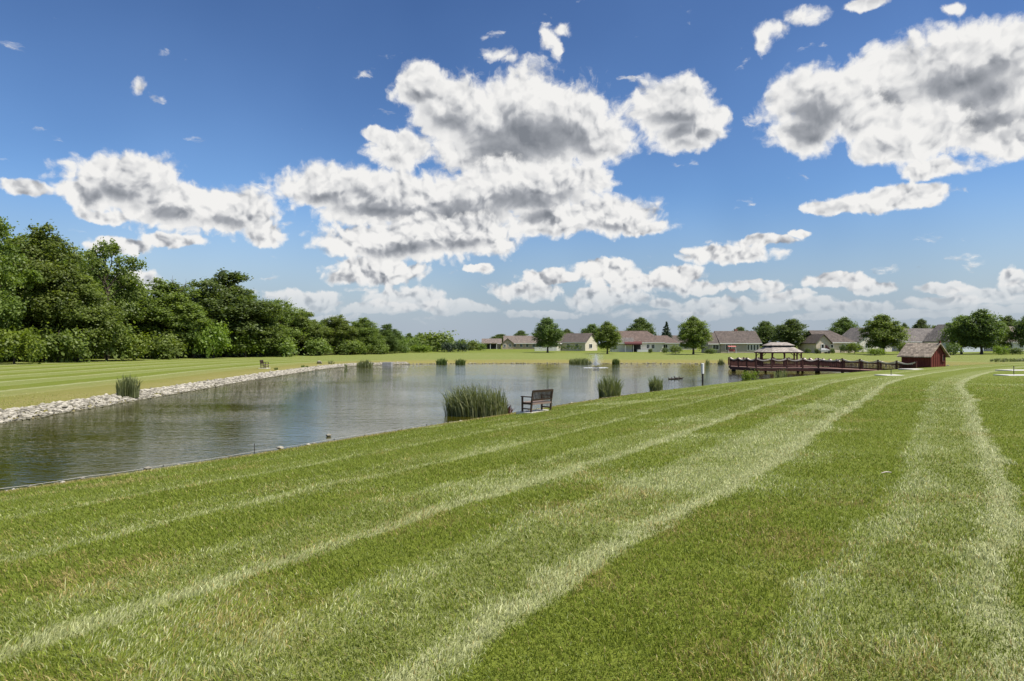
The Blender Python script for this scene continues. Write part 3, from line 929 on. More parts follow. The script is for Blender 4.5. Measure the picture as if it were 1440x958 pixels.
for (k, px, dd, top, wd, mm, lab) in wood:
    tree('tree', k, px, treeline_D(px) + dd, top, lab, mm, wd, WG)

shr = [  # px, extra depth, top row, width, material, label
    (20, -7, 452, 70, 'leaf_bright', 'light green shrub at the foot of the wood, at its left end'),
    (82, -7, 446, 74, 'leaf', 'mid green shrub at the foot of the big domed tree'),
    (150, -7, 440, 80, 'leaf', 'tall leafy shrub under the airy tree'),
    (188, -8, 462, 60, 'leaf_bright', 'light green feathery shrub under the airy tree, by the grass edge'),
    (236, -6, 458, 62, 'leaf', 'round shrub at the foot of the tree with dead twigs'),
    (300, -8, 446, 58, 'leaf_bright', 'yellow green shrub lit in front of the high dark dome'),
    (345, -6, 462, 54, 'leaf_bright', 'yellow green low shrub just right of the lit one by the dark dome'),
    (396, -7, 466, 60, 'leaf', 'spreading shrub at the edge of the grass under the thin topped tree'),
    (446, -6, 472, 50, 'leaf', 'low shrub at the wood edge above the far boulder'),
    (492, -5, 474, 46, 'leaf', 'low shrub at the wood edge above the far end of the rocks'),
    (530, -5, 478, 34, 'leaf', 'small shrub at the low right end of the wood'),
]
for i, (px, dd, top, wd, mm, lab) in enumerate(shr):
    tree('shrub', ('shrub', i % 3), px, treeline_D(px) + dd, top, lab, mm, wd, 'shrubs along the foot of the wood', cat='shrub', parts=('stem', 'foliage'))


def wood_mass():
    """the depth of the wood behind its front row: one mass"""
    Vs, Fs, Ts, o = [], [], [], 0
    protos = [proto(('wood', 1))[0], proto(('wood', 2))[0], proto(('wood', 3))[0], proto(('shrub', 0))[0], proto(('shrub', 1))[0]]
    arr = []
    for me in protos:
        v = np.empty(len(me.vertices) * 3, np.float32); me.vertices.foreach_get('co', v)
        tt = np.empty(len(me.vertices), np.float32); me.attributes['tint'].data.foreach_get('value', tt)
        arr.append((v.reshape(-1, 3), tt))
    g = random.Random(5)
    tops = ([-220, 0, 62, 112, 150, 200, 235, 285, 318, 345, 392, 430, 470, 516, 546, 575, 615, 650, 700], [325, 335, 335, 360, 385, 412, 408, 410, 394, 410, 432, 443, 448, 452, 462, 468, 467, 475, 480])
    spots = [(px, 12 + 9 * (i % 2), 0) for i, px in enumerate(list(range(-200, 350, 26)) + list(range(350, 700, 15)))]
    spots += [(px, 4, 1) for px in range(-150, 700, 14)]
    for (px, dd, low) in spots:
        D = treeline_D(px) + dd + g.uniform(-2, 2); p = at(px, D)
        top = float(np.interp(px, *tops)) + g.uniform(-3, 9) * min(1, 60 / max(20, D - 60))
        h = EYE - (top - 484) / F * D - p.z
        if low: h = min(h, g.uniform(3.5, 5.5))
        v, tt = arr[g.randrange(3)] if not low else arr[3 + g.randrange(2)]
        H = 2 if low else 16; s = h / H; w = s * (.75 if low else g.uniform(1.0, 1.25)); a = g.uniform(0, 6.28)
        c, sn = math.cos(a), math.sin(a)
        q = np.stack([(v[:, 0] * c - v[:, 1] * sn) * w + p.x, (v[:, 0] * sn + v[:, 1] * c) * w + p.y, v[:, 2] * s + p.z - .2], 1)
        Vs.append(q); Ts.append(np.clip(tt - .1, 0, 1))
    V = np.concatenate(Vs); n = len(V) // 4
    me = np_mesh('woodland', V, [np.arange(n * 4).reshape(-1, 4)], False)
    a = me.attributes.new('tint', 'FLOAT', 'POINT'); a.data.foreach_set('value', np.concatenate(Ts).astype(np.float32))
    tag(link('woodland', me, M['leaf']), 'dense green depth of the wood behind its front trees', 'woodland', kind='stuff')


wood_mass()


def dead_tree():
    p = at(247, treeline_D(247) - 1); rr = random.Random(3); mb = MB(); twig = MB()
    mb.tube([(0, 0, 0), (.2, 0, 5), (.1, .1, 10.5)], [.22, .17, .06], 7)
    for k in range(8):
        a = rr.uniform(0, 6.28); z = rr.uniform(7.5, 10.3); l = rr.uniform(1.6, 3.0)
        s = Vector((.12, .05, z)); e = s + Vector((math.cos(a) * l * .6, math.sin(a) * l * .6, l * .8))
        twig.tube([s, s.lerp(e, .5) + Vector((.1, 0, .2)), e], [.07, .045, .012], 5)
        for _ in range(3):
            c = s.lerp(e, rr.uniform(.4, .9)); f = c + Vector((rr.uniform(-.5, .5), rr.uniform(-.4, .4), rr.uniform(.5, 1.1)))
            twig.tube([c, f], [.035, .008], 4)
    r = empty('dead_tree', p)
    h = (EYE - (383 - 484) / F * p.y - p.z) / 13.0
    for o in (mb.build('trunk', M['bark'], r), twig.build('branch', M['bark'], r)): o.scale = (h, h, h)
    tag(r, 'bare dead twigs sticking out above the wood', 'dead tree')


dead_tree()

LG = 'garden trees among the far houses'
far_trees = [  # kind key, px, D, top row, width px, mat, label
    (('lawn', 1), 770, 172, 447, 41, 'leaf_dark', 'dense round tree standing in front of the beige ranch house, right of its windows'),
    (('lawn', 2), 854, 158, 453, 37, 'leaf', 'round tree with short trunk between the cream gable and the red awning'),
    (('lawn', 3), 832, 235, 456, 32, 'leaf_dark', 'tree top peeping over the roof beside the cream gable'),
    (('lawn', 1), 901, 235, 447, 40, 'leaf_dark', 'tree rising behind the roof of the red awning house'),
    (('lawn', 2), 975, 152, 446, 45, 'leaf', 'lone round tree on the far lawn with its shadow on the grass'),
    (('lawn', 3), 1040, 225, 460, 30, 'leaf_dark', 'tree top behind the right end of the grey stone house roof'),
    (('lawn', 1), 1075, 182, 452, 40, 'leaf_dark', 'left of two round trees above the gazebo roof'),
    (('lawn', 3), 1112, 172, 449, 46, 'leaf_dark', 'right and rounder of two trees above the gazebo roof'),
    (('lawn', 2), 1187, 225, 447, 42, 'leaf_dark', 'tree behind the right end of the tan house roof'),
    (('lawn', 3), 1242, 148, 443, 56, 'leaf', 'tall layered tree on the lawn left of the red shed'),
    (('lawn', 2), 1272, 215, 455, 18, 'leaf_dark', 'small tree top over the grey roof behind the red shed, on its left'),
    (('lawn', 1), 1296, 228, 449, 28, 'leaf_dark', 'tree top over the middle of the grey roof behind the red shed'),
    (('lawn', 3), 1316, 235, 458, 30, 'leaf', 'low tree top on the right of the grey roof behind the red shed'),
    (('lawn', 1), 1352, 146, 444, 46, 'leaf', 'left and lighter tree of the big clump right of the red shed'),
    (('lawn', 2), 1380, 142, 436, 58, 'leaf_dark', 'largest dark tree of the clump right of the red shed'),
    (('lawn', 3), 1402, 150, 452, 40, 'leaf', 'right-hand lighter tree of the big clump, in front of the faded roof'),
    (('lawn', 2), 1417, 225, 445, 36, 'leaf_dark', 'tree top behind the faded roof near the right edge of the view'),
    (('lawn', 1), 1448, 146, 442, 42, 'leaf_dark', 'dark tree cut by the right edge of the view'),
    (('spruce', 1), 937, 225, 453, 24, 'needle', 'pointed dark spruce behind the low end of the red awning house'),
    (('lawn', 2), 797, 255, 463, 26, 'leaf_dark', 'small tree top just right of the dense tree by the ranch house'),
    (('lawn', 1), 733, 330, 465, 26, 'leaf_dark', 'tree top over the middle of the long beige ranch roof'),
    (('lawn', 3), 703, 340, 470, 34, 'leaf_dark', 'low tree top over the left part of the long beige ranch roof'),
    (('shrub', 0), 615, 192, 462, 66, 'leaf', 'broad domed tree standing alone between the wood and the houses'),
    (('shrub', 1), 585, 200, 467, 46, 'leaf_dark', 'small round tree on the left flank of the broad domed tree'),
    (('shrub', 2), 566, 205, 469, 46, 'leaf_dark', 'distant tree filling the gap right of the wood'),
    (('shrub', 1), 660, 215, 474, 30, 'leaf', 'small light green tree at the left end of the ranch house'),
    (('lawn', 1), 1012, 300, 468, 30, 'leaf_dark', 'faint tree top over the left part of the grey stone house'),
    (('lawn', 3), 1478, 170, 440, 46, 'leaf', 'tree outside the right edge of the view'),
]
for (k, px, D, top, wd, mm, lab) in far_trees:
    if px > 1470: continue
    tree('spruce' if k[0] == 'spruce' else 'garden_tree', k, px, D, top, lab, mm, wd, LG)

SG = 'garden shrubs by the far houses'
for (px, D, top, wd, mm, lab) in [
    (590, 176, 484, 40, 'leaf_bright', 'bright green shrub in front of the broad domed tree'),
    (566, 172, 485, 26, 'leaf', 'green shrub left of the bright one under the domed tree'),
    (634, 180, 477, 26, 'needle', 'dark evergreen shrub at the right foot of the domed tree'),
    (650, 184, 481, 20, 'needle', 'lower dark evergreen shrub beside the other one, nearer the ranch house'),
    (676, 215, 480, 18, 'leaf', 'shrub at the very left end of the ranch house'),
    (1272, 150, 478, 22, 'leaf', 'round shrub just left of the red shed roof'),
    (1202, 158, 480, 22, 'leaf_bright', 'bright rounded bush right of the tan house'),
    (1187, 160, 483, 13, 'leaf_dark', 'dark narrow shrub at the right corner of the tan house'),
    (1150, 158, 487, 8, 'leaf_dark', 'small dark shrub by the covered car'),
    (1170, 158, 488, 8, 'leaf_dark', 'small clipped shrub under the two windows of the tan house'),
    (1162, 160, 482, 9, 'leaf_red', 'purple leaved shrub against the tan house wall'),
    (1136, 162, 489, 9, 'leaf_dark', 'low shrub under the tall window of the tan house'),
    (950, 160, 484, 20, 'leaf', 'shrub at the low right end of the red awning house'),
    (935, 165, 488, 12, 'leaf_dark', 'dark low shrub under the last window of the red awning house'),
    (915, 166, 489, 8, 'leaf_dark', 'small shrub below the white wall of the red awning house'),
    (1000, 160, 488, 20, 'leaf_dark', 'dark shrub at the left end of the grey stone house'),
    (1230, 140, 488, 30, 'leaf_bright', 'pale low planting under the layered tree'),
    (1340, 138, 480, 26, 'leaf_dark', 'dark shrub at the left foot of the big clump'),
    (1408, 136, 482, 20, 'leaf_bright', 'light green shrub at the right foot of the big clump'),
    (1424, 138, 488, 30, 'leaf_dark', 'dark low shrub between the big clump and the right edge'),
]:
    tree('shrub', ('shrub', px % 3), px, D, top, lab, mm, wd, SG, cat='shrub', parts=('stem', 'foliage'))


def hedge(px0, px1, D, top, lab, name='hedge', m='leaf_dark', depth=1.0):
    a, b = at(px0, D), at(px1, D)
    h = EYE - (top - 484) / F * D - a.z
    n = max(3, int((b.x - a.x) / .8))
    L = [((b.x - a.x) * ((i + .5) / n - .5), 0, h * .5, .62, depth * .5, h * .42) for i in range(n)]
    me = crown_mesh('hedge', L, 40, 26, .15, px0, 0, .1, .14)
    o = link(name, me, M[m]); o.location = ((a.x + b.x) / 2, D, a.z)
    return tag(o, lab, 'hedge')


hedge(786, 818, 190, 485, 'clipped dark hedge in front of the cream gable house')
hedge(1398, 1452, 100, 505, 'grey green tall grass bank by the pond end, at the right edge of the view', 'tall_grass', 'reed', 2.0)


# ------------------------------------------------------------------ houses
def gable(root, cx, cy, L, W, wh, rh, wallm, roofm, along='x', ends=('gable', 'gable'), over=.4):
    """wall and roof of one block; ridge along x or y; ends 'gable' or 'hip'"""
    T = Matrix.Translation((cx, cy, 0)) @ (Matrix.Rotation(R(90), 4, 'Z') if along == 'y' else Matrix())
    a, b = L / 2, W / 2
    w = MB()
    l_g, r_g = ends[0] == 'gable', ends[1] == 'gable'
    vs = [(-a, -b, -.4), (a, -b, -.4), (a, b, -.4), (-a, b, -.4), (-a, -b, wh), (a, -b, wh), (a, b, wh), (-a, b, wh)]
    fs = [(0, 1, 5, 4), (2, 3, 7, 6), (3, 2, 1, 0)]
    if l_g: vs.append((-a, 0, rh - .1)); fs.append((0, 4, len(vs) - 1, 7, 3))
    else: fs.append((0, 4, 7, 3))
    if r_g: vs.append((a, 0, rh - .1)); fs.append((1, 2, 6, len(vs) - 1, 5))
    else: fs.append((1, 2, 6, 5))
    w.add(vs, fs, T); wall = w.build('wall', wallm, root)
    r = MB(); th = .16; sl = (rh - wh) / b; ez = wh - over * sl
    xl = -a - over; xr = a + over
    rl = xl if l_g else -a + b * .9; rr_ = xr if r_g else a - b * .9
    eb = b + over
    vs = [(xl, -eb, ez), (xr, -eb, ez), (xr, eb, ez), (xl, eb, ez), (rl, 0, rh), (rr_, 0, rh)]
    vs += [(p[0], p[1], p[2] + th) for p in vs]
    fs = [(6, 7, 11, 10), (8, 9, 10, 11), (0, 4, 5, 1), (2, 5, 4, 3), (0, 1, 7, 6), (2, 3, 9, 8)]
    if l_g: fs += [(0, 6, 10, 4), (3, 4, 10, 9)]
    else: fs += [(6, 10, 9), (3, 4, 0), (3, 0, 6, 9)]
    if r_g: fs += [(1, 5, 11, 7), (2, 8, 11, 5)]
    else: fs += [(7, 8, 11), (1, 5, 2), (1, 2, 8, 7)]
    r.add(vs, fs, T); roof = r.build('roof', roofm, root)
    MB().box((0, -eb - .03, ez + .06), (L + 2 * over, .05, .17), T).build('gutter', M['trim'], roof)
    return wall, roof


def side_M(cx, cy, L, W, side):
    """local frame on a wall face: x along the wall, -y outwards"""
    if side == 'front': return Matrix.Translation((cx, cy - W / 2, 0))
    if side == 'right': return Matrix.Translation((cx + L / 2, cy, 0)) @ Matrix.Rotation(R(90), 4, 'Z')
    return Matrix.Translation((cx - L / 2, cy, 0)) @ Matrix.Rotation(R(-90), 4, 'Z')


def window(root, T, x, z, w, h, mull=1, tm='trim'):
    f = MB(); e = .1
    for (cx, cz, sx, sz) in ((x - w / 2 + e / 2, z, e, h), (x + w / 2 - e / 2, z, e, h), (x, z + h / 2 - e / 2, w - 2 * e, e), (x, z - h / 2 + e / 2, w - 2 * e, e)):
        f.box((cx, -.02, cz), (sx, .12, sz), T)
    for k in range(1, mull + 1):
        f.box((x - w / 2 + w * k / (mull + 1), -.015, z), (.05, .06, h - 2 * e), T)
    fr = f.build('window', M[tm], root)
    MB().box((x, -.004, z), (w - .16, .03, h - .16), T).build('pane', M['glass'], fr)
    return fr


def door(root, T, x, w=.95, h=2.05, m='trim'):
    d = MB().box((x, -.03, h / 2), (w, .08, h), T).build('door', M[m], root)
    MB().box((x + w * .38, -.09, 1.0), (.06, .06, .06), T).build('handle', M['metal'], d)


def house_root(px, D, rz, label):
    p = at(px, D)
    return tag(empty('house', p, R(rz)), label, 'house', 'ranch houses beyond the pond')


m_px = lambda D: D / F
# 1 long beige ranch with a covered porch at its left
h = house_root(722, 265, 0, 'long low beige ranch house with a porch at its left end')
gable(h, 4.5, 0, 16, 8, 2.35, 5.0, M['wall_beige'], M['roof_pink'], 'x')
gable(h, -8.4, .4, 7.0, 7, 2.2, 3.9, M['wall_beige'], M['roof_pink'], 'x')
gable(h, -2.2, -3.6, 5, 4.2, 2.3, 4.0, M['wall_beige'], M['roof_pink'], 'y')
T = side_M(4.5, 0, 16, 8, 'front')
for x in (-4.0, -1.5, .8, 3.2, 5.6): window(h, T, x, 1.35, 1.1, 1.3)
T = side_M(-2.2, -3.6, 4.2, 5, 'front')
for x in (-1.1, .9): window(h, T, x, 1.3, .9, 1.2)
door(h, side_M(4.5, 0, 16, 8, 'front'), -5.6, m='dark')
pr = MB().box((-8.8, -4.1, 2.18), (5.2, 2.2, .16)).build('porch_roof', M['roof_pink'], h)
MB().box((-8.8, -3.2, 1.0), (4.6, .1, 2.0)).build('porch_screen', M['dark'], h)
for x in (-11.2, -8.8, -6.4): MB().box((x, -5.0, 1.05), (.16, .16, 2.1)).build('porch_post', M['trim'], h)

# 2 brown roofed house with a cream gable end
h = house_root(803, 212, -33, 'brown roofed house with a cream gable end and one dark window')
gable(h, 0, 0, 14, 8.2, 2.6, 5.2, M['wall_cream'], M['roof_brown'])
T = side_M(0, 0, 14, 8.2, 'right'); window(h, T, -.6, 1.4, 2.2, 1.4, 1)
gable(h, -3.2, -4.6, 5, 4.2, 2.4, 4.0, M['wall_cream'], M['roof_brown'], 'y')
T = side_M(0, 0, 14, 8.2, 'front')
for x in (1.2, 4.2): window(h, T, x, 1.4, 1.2, 1.3)

# 3 white house with a red awning
h = house_root(905, 188, -8, 'white ranch house with a red awning over its dark porch')
gable(h, -1.2, .5, 12.4, 9, 2.65, 5.6, M['wall_white'], M['roof_red'], 'x', ('gable', 'hip'))
gable(h, 6.2, -.6, 5.6, 6, 2.5, 4.3, M['wall_white'], M['roof_red'], 'x', ('gable', 'hip'))
gable(h, -6.2, -1.2, 6.0, 6.5, 2.5, 4.4, M['wall_white'], M['roof_grey'], 'x', ('gable', 'gable'))
T = side_M(-1.2, .5, 12.4, 9, 'front')
for x in (2.2, 3.5): window(h, T, x, 1.45, .9, 1.25)
window(h, side_M(6.2, -.6, 5.6, 6, 'front'), -.6, 1.4, 1.2, 1.2)
aw = MB(); aw.add([(-5.3, -4.0, 2.75), (-.7, -4.0, 2.75), (-.7, -6.4, 2.15), (-5.3, -6.4, 2.15), (-5.3, -4.0, 2.82), (-.7, -4.0, 2.82), (-.7, -6.4, 2.22), (-5.3, -6.4, 2.22),
                    (-5.3, -6.4, 1.9), (-.7, -6.4, 1.9)],
                   [(0, 1, 2, 3), (7, 6, 5, 4), (0, 3, 7, 4), (1, 5, 6, 2), (3, 2, 9, 8), (0, 4, 5, 1)])
aw.build('awning', M['awning'], h)
MB().box((-3.0, -4.1, 1.05), (4.0, .16, 2.1)).build('porch_shade', M['dark'], h)  # dark slab standing in for the shade under the awning
for x in (-5.1, -3.0, -.9): MB().box((x, -6.3, 1.0), (.09, .09, 2.1)).build('awning_post', M['trim'], h)
MB().box((-.2, -4.8, .3), (3.6, 1.2, .6)).build('planter', M['trim'], h)

# 4 grey stone house
h = house_root(1030, 172, 0, 'grey stone house with a wide brown roof and a row of narrow windows')
gable(h, .6, 0, 9.6, 8.5, 2.5, 5.3, M['wall_grey'], M['roof_brown'])
gable(h, -5.2, -.5, 3.6, 7.0, 2.4, 4.9, M['wall_grey'], M['roof_brown'])
T = side_M(.6, 0, 9.6, 8.5, 'front')
for x in (-3.4, -2.5, 1.9, 2.7, 3.4, 4.2): window(h, T, x, 1.35, .62, 1.5, 0)
window(h, side_M(-5.2, -.5, 3.6, 7.0, 'front'), -.2, 1.4, 1.6, 1.3, 1)
MB().box((.9, .2, 5.45), (.7, .6, 1.0)).build('chimney', M['brick'], h)
# red canopied swing in front of it
p = at(1029, 165)
s = tag(empty('garden_swing', p), 'faded red canopied garden swing before the grey stone house', 'garden swing')
cn = MB(); cn.add([(-.95, -.6, 1.55), (.95, -.6, 1.55), (.95, .6, 1.55), (-.95, .6, 1.55), (-.95, 0, 1.8), (.95, 0, 1.8)], [(0, 1, 5, 4), (2, 3, 4, 5), (0, 4, 3), (1, 2, 5), (3, 2, 1, 0)])
cn.build('canopy', M['awning_pale'], s)
for x in (-.9, .9):
    MB().bar((x, -.7, 0), (x, 0, 1.6), .07, .07).bar((x, .7, 0), (x, 0, 1.6), .07, .07).build('frame', M['metal'], s)
MB().box((0, 0, .48), (1.6, .55, .12)).build('seat', M['awning_pale'], s)
MB().box((0, .28, .82), (1.6, .1, .6)).build('backrest', M['awning_pale'], s)

# 5 tan house with brown hip roof
h = house_root(1161, 170, 4, 'pale tan house with a brown roof and a pair of square windows')
gable(h, .8, .6, 9.0, 8.5, 2.65, 5.4, M['wall_pale'], M['roof_brown'], 'x', ('gable', 'hip'))
gable(h, -4.0, -1.8, 9.0, 3.6, 2.6, 4.4, M['wall_pale'], M['roof_brown'], 'y')
T = side_M(.8, .6, 9.0, 8.5, 'front')
for x in (1.6, 2.6): window(h, T, x, 1.55, .8, 1.0, 0)
window(h, T, -1.2, 1.6, .8, .9, 0)
window(h, side_M(-4.0, -1.8, 3.6, 9, 'front'), -.2, 1.4, .8, 1.5, 0)
MB().box((-1.0, -4.3, .4), (3.0, 1.2, .1)).build('step', M['concrete'], h)

# 6 white gable behind the layered tree
h = house_root(1214, 186, 8, 'white house showing a tall plain gable behind the layered tree')
gable(h, 0, 0, 10, 9.5, 2.8, 6.4, M['wall_white'], M['roof_grey'], 'y')
T = side_M(0, 0, 9.5, 10, 'front')
for x in (-2.4, 2.2): window(h, T, x, 1.5, 1.1, 1.3)

# 7 grey roofed house behind the shed
h = house_root(1291, 190, 4, 'grey roofed house with a pale blue front gable behind the red shed')
gable(h, -.4, 1, 13, 8.5, 2.8, 6.2, M['wall_white'], M['roof_grey'])
gable(h, 2.4, -3.6, 5.4, 6.6, 2.7, 5.0, M['wall_blue'], M['roof_grey'], 'y')
T = side_M(2.4, -3.6, 6.6, 5.4, 'front')
for x in (-1.9, 1.5): window(h, T, x, 1.9, 1.7, 1.1)
T = side_M(-.4, 1, 13, 8.5, 'front')
for x in (-5.2, -3.4): window(h, T, x, 1.6, .8, 1.4, 0)

# 8 steep white house by the clump
h = house_root(1341, 176, 14, 'steep roofed white house half hidden by the big clump')
gable(h, 0, 0, 9, 9, 2.9, 7.0, M['wall_blue'], M['roof_grey'], 'y')
T = side_M(0, 0, 9, 9, 'front')
for x in (-2.6, -1.5): window(h, T, x, 1.9, .8, 1.7, 0)

# 9 faded roof behind the clump
h = house_root(1424, 188, 0, 'house with a faded tan roof behind the right end of the clump')
gable(h, 0, 0, 14, 9, 2.7, 6.6, M['wall_white'], M['roof_pink'])
T = side_M(0, 0, 14, 9, 'front')
for x in (-4, -1, 2, 5): window(h, T, x, 1.5, 1.1, 1.3)
# 10 low roof between the awning house and the stone house
h = house_root(953, 235, 0, 'small brown roof low between the red awning house and the lone tree')
gable(h, 0, 0, 11, 8, 2.4, 4.8, M['wall_cream'], M['roof_brown'])
T = side_M(0, 0, 11, 8, 'front')
for x in (-3.4, 0, 3.2): window(h, T, x, 1.4, 1.1, 1.2)

# white picket fence left of the hedge
a, b = at(752, 196), at(787, 196)
f = tag(empty('picket_fence', ((a.x + b.x) / 2, 196, a.z)), 'white picket fence between the dense tree and the clipped hedge', 'fence')
Lf = b.x - a.x; mb = MB()
n = int(Lf / .16)
for i in range(n):
    x = -Lf / 2 + Lf * (i + .5) / n; mb.prism([(x - .045, -.01), (x + .045, -.01), (x + .045, .012), (x - .045, .012)], .08, 1.15)
mb.build('picket', M['trim'], f).name = 'picket_panel'
MB().box((0, .04, .35), (Lf, .05, .09)).box((0, .04, .9), (Lf, .05, .09)).build('rail', M['trim'], f)
for i in range(5): MB().box((-Lf / 2 + Lf * i / 4, .1, .6), (.1, .1, 1.25)).build('post', M['trim'], f)

# covered car by the tan house
p = at(1157, 160)
c = tag(empty('covered_car', p, R(4)), 'low pale grey covered car parked in front of the tan house', 'car')
cv = MB(); prof = [(-1.75, .3), (-1.7, .75), (-.95, .85), (-.45, 1.25), (.6, 1.25), (1.1, .9), (1.7, .8), (1.78, .3)]
n = len(prof)
vs = [(x, -.8 + .12 * (z > 1), z) for x, z in prof] + [(x, .8 - .12 * (z > 1), z) for x, z in prof]
cv.add(vs, [tuple(range(n)), tuple(range(2 * n - 1, n - 1, -1))] + [(i, n + i, n + i + 1, i + 1) for i in range(n - 1)] + [(0, n - 1, 2 * n - 1, n)])
cv.build('cover', M['cover'], c, bevel=.08)
for x in (-1.1, 1.1):
    for y in (-.72, .72): MB().tube([(x, y - .1, .32), (x, y + .1, .32)], .32, 14).build('wheel', M['dark'], c)

# ------------------------------------------------------------------ pier and gazebo
DZ = 0.55
pier = tag(empty('pier', (0, 0, 0)), 'red brown timber pier with swagged railings reaching over the pond', 'pier')
near = [(26.2, 82.0), (27.6, 77.2), (34.2, 76.2), (36.0, 74.4), (41.2, 69.6)]
far = [(42.4, 71.0), (37.0, 76.0), (36.8, 86.0), (27.6, 87.0)]
zs = lambda x: DZ - .22 * max(0, min(1, (x - 36.5) / 4.5))
deck = MB()
pts = near[:3] + [(36.8, 76.2), (36.8, 86), (27.6, 87)]
deck.prism(pts, DZ - .1, DZ)
q = [(34.2, 76.2), (41.2, 69.6), (42.4, 71.0), (36.9, 76.2)]
for (zo) in (0,):
    vs = [(x, y, zs(x) - .104) for x, y in q] + [(x, y, zs(x) - .004) for x, y in q]
    deck.add(vs, [(3, 2, 1, 0), (4, 5, 6, 7), (0, 1, 5, 4), (1, 2, 6, 5), (2, 3, 7, 6), (3, 0, 4, 7)])
deck.build('deck', M['deck'], pier)
fas = MB()
for a, b in list(zip(near[:-1], near[1:])) + list(zip(far[:-1], far[1:])):
    fas.bar((*a, zs(a[0]) - .25), (*b, zs(b[0]) - .25), .08, .28)
fas.build('fascia', M['redwood'], pier)


def rail_run(pts, closed_last=True, hk=1.0):
    for (a, b) in zip(pts[:-1], pts[1:]):
        a, b = Vector((*a, zs(a[0]))), Vector((*b, zs(b[0])))
        L = (b - a).length; n = max(1, round(L / 1.75))
        for i in range(n + (1 if (closed_last and b.xy == Vector(pts[-1])) else 0)):
            p = a.lerp(b, i / n)
            po = MB().box((p.x, p.y, p.z + .54 * hk), (.13, .13, 1.08 * hk)).build('rail_post', M['redwood'], pier)
            MB().box((p.x, p.y, p.z + 1.08 * hk + .015), (.17, .17, .03)).build('post_cap', M['redwood'], po)
        for i in range(n):
            s, e = a.lerp(b, i / n), a.lerp(b, (i + 1) / n)
            pan = MB(); cap = MB(); K = 12
            sag = lambda t: hk - .20 * math.sin(math.pi * t) ** .9
            d = (e - s).normalized()
            s2, e2 = s + d * .07, e - d * .07
            for k in range(K):
                t0, t1 = k / K, (k + 1) / K
                p0, p1 = s2.lerp(e2, t0), s2.lerp(e2, t1)
                cap.bar((p0.x, p0.y, p0.z + sag(t0)), (p1.x, p1.y, p1.z + sag(t1)), .17, .12)
                pm = s2.lerp(e2, (t0 + t1) / 2); hh = sag((t0 + t1) / 2)
                pan.bar((pm.x, pm.y, pm.z + .1), (pm.x, pm.y, pm.z + hh - .03), .075, .035, up=(d.x, d.y, 0))
            pan.bar((s2.x, s2.y, s2.z + .1), (e2.x, e2.y, e2.z + .1), .05, .09)
            pan.bar((s2.x, s2.y, s2.z + .72 * hk), (e2.x, e2.y, e2.z + .72 * hk), .045, .08)
            po = pan.build('rail_panel', M['redwood'], pier)
            cap.build('top_rail', M['redwood_top'], po)


rail_run(near); rail_run(far, hk=.88)
for (x, y) in [(26.6, 81.6), (27.9, 77.6), (30, 77.2), (32.2, 76.9), (34.2, 76.7), (36.3, 75.0), (37.8, 73.5), (39.3, 72.0), (37.6, 75.2), (39.2, 73.6), (28, 86.6), (32, 86.2), (36.4, 85.6),
               (28, 82), (32, 81.6), (36.2, 80.6)]:
    zt = zs(x) - .12
    MB().tube([(x, y, -1.3), (x, y, zt)], .15, 10).build('pile', M['pile'], pier)

gzb = tag(empty('gazebo', (31.8, 81.5, DZ)), 'long octagonal gazebo with a two tier shingle roof on the pier', 'gazebo')


def octo(hx, hy, c): return [(-hx + c, -hy), (hx - c, -hy), (hx, -hy + c), (hx, hy - c), (hx - c, hy), (-hx + c, hy), (-hx, hy - c), (-hx, -hy + c)]


def frustum(mb, A, za, B, zb, th=0.0):
    n = len(A)
    vs = [(*p, za) for p in A] + [(*p, zb) for p in B]
    fs = [(i, (i + 1) % n, n + (i + 1) % n, n + i) for i in range(n)] + [tuple(range(n - 1, -1, -1)), tuple(range(n, 2 * n))]
    mb.add(vs, fs)


EZ = 2.27 - DZ
mb = MB(); frustum(mb, octo(2.55, 2.1, .95), EZ, octo(1.55, 1.05, .5), EZ + .62); mb.build('lower_roof', M['shake_grey'], gzb)
mb = MB(); mb.prism(octo(2.5, 2.05, .93), EZ - .14, EZ - .003); mb.build('eave_beam', M['redwood'], gzb)
mb = MB(); mb.prism(octo(1.4, .92, .45), EZ + .6, EZ + .80); mb.build('clerestory', M['dark'], gzb)
mb = MB(); frustum(mb, octo(1.75, 1.25, .6), EZ + .78, octo(1.0, .12, .05), EZ + 1.14); mb.build('upper_roof', M['shake_grey'], gzb)
for (x, y) in octo(2.3, 1.85, .85) + [(0, -1.85), (0, 1.85)]:
    po = MB().box((x, y, (EZ - .13) / 2), (.14, .14, EZ - .13)).build('post', M['redwood'], gzb)
    MB().bar((x, y, EZ - .5), (x * .82, y * .82 if abs(y) > 1 else y, EZ - .16), .06, .06).build('bracket', M['redwood'], po)
oc = octo(2.3, 1.85, .85)
for i in range(8):
    if i in (2,): continue
    a, b = oc[i], oc[(i + 1) % 8]
    pn = MB().bar((*a, .85), (*b, .85), .07, .06).bar((*a, .12), (*b, .12), .06, .06)
    L = math.dist(a, b)
    for k in range(1, int(L / .14)):
        t = k * .14 / L
        pn.bar((a[0] + (b[0] - a[0]) * t, a[1] + (b[1] - a[1]) * t, .12), (a[0] + (b[0] - a[0]) * t, a[1] + (b[1] - a[1]) * t, .85), .035, .035)
    pn.build('railing', M['redwood'], gzb)

# ------------------------------------------------------------------ red shed
sx, sy = 43.0, 71.4
shed = tag(empty('shed', (sx, sy, max(gz(sx, sy), .82)), R(-70)), 'small red board shed with a weathered shake roof by the pier', 'shed')
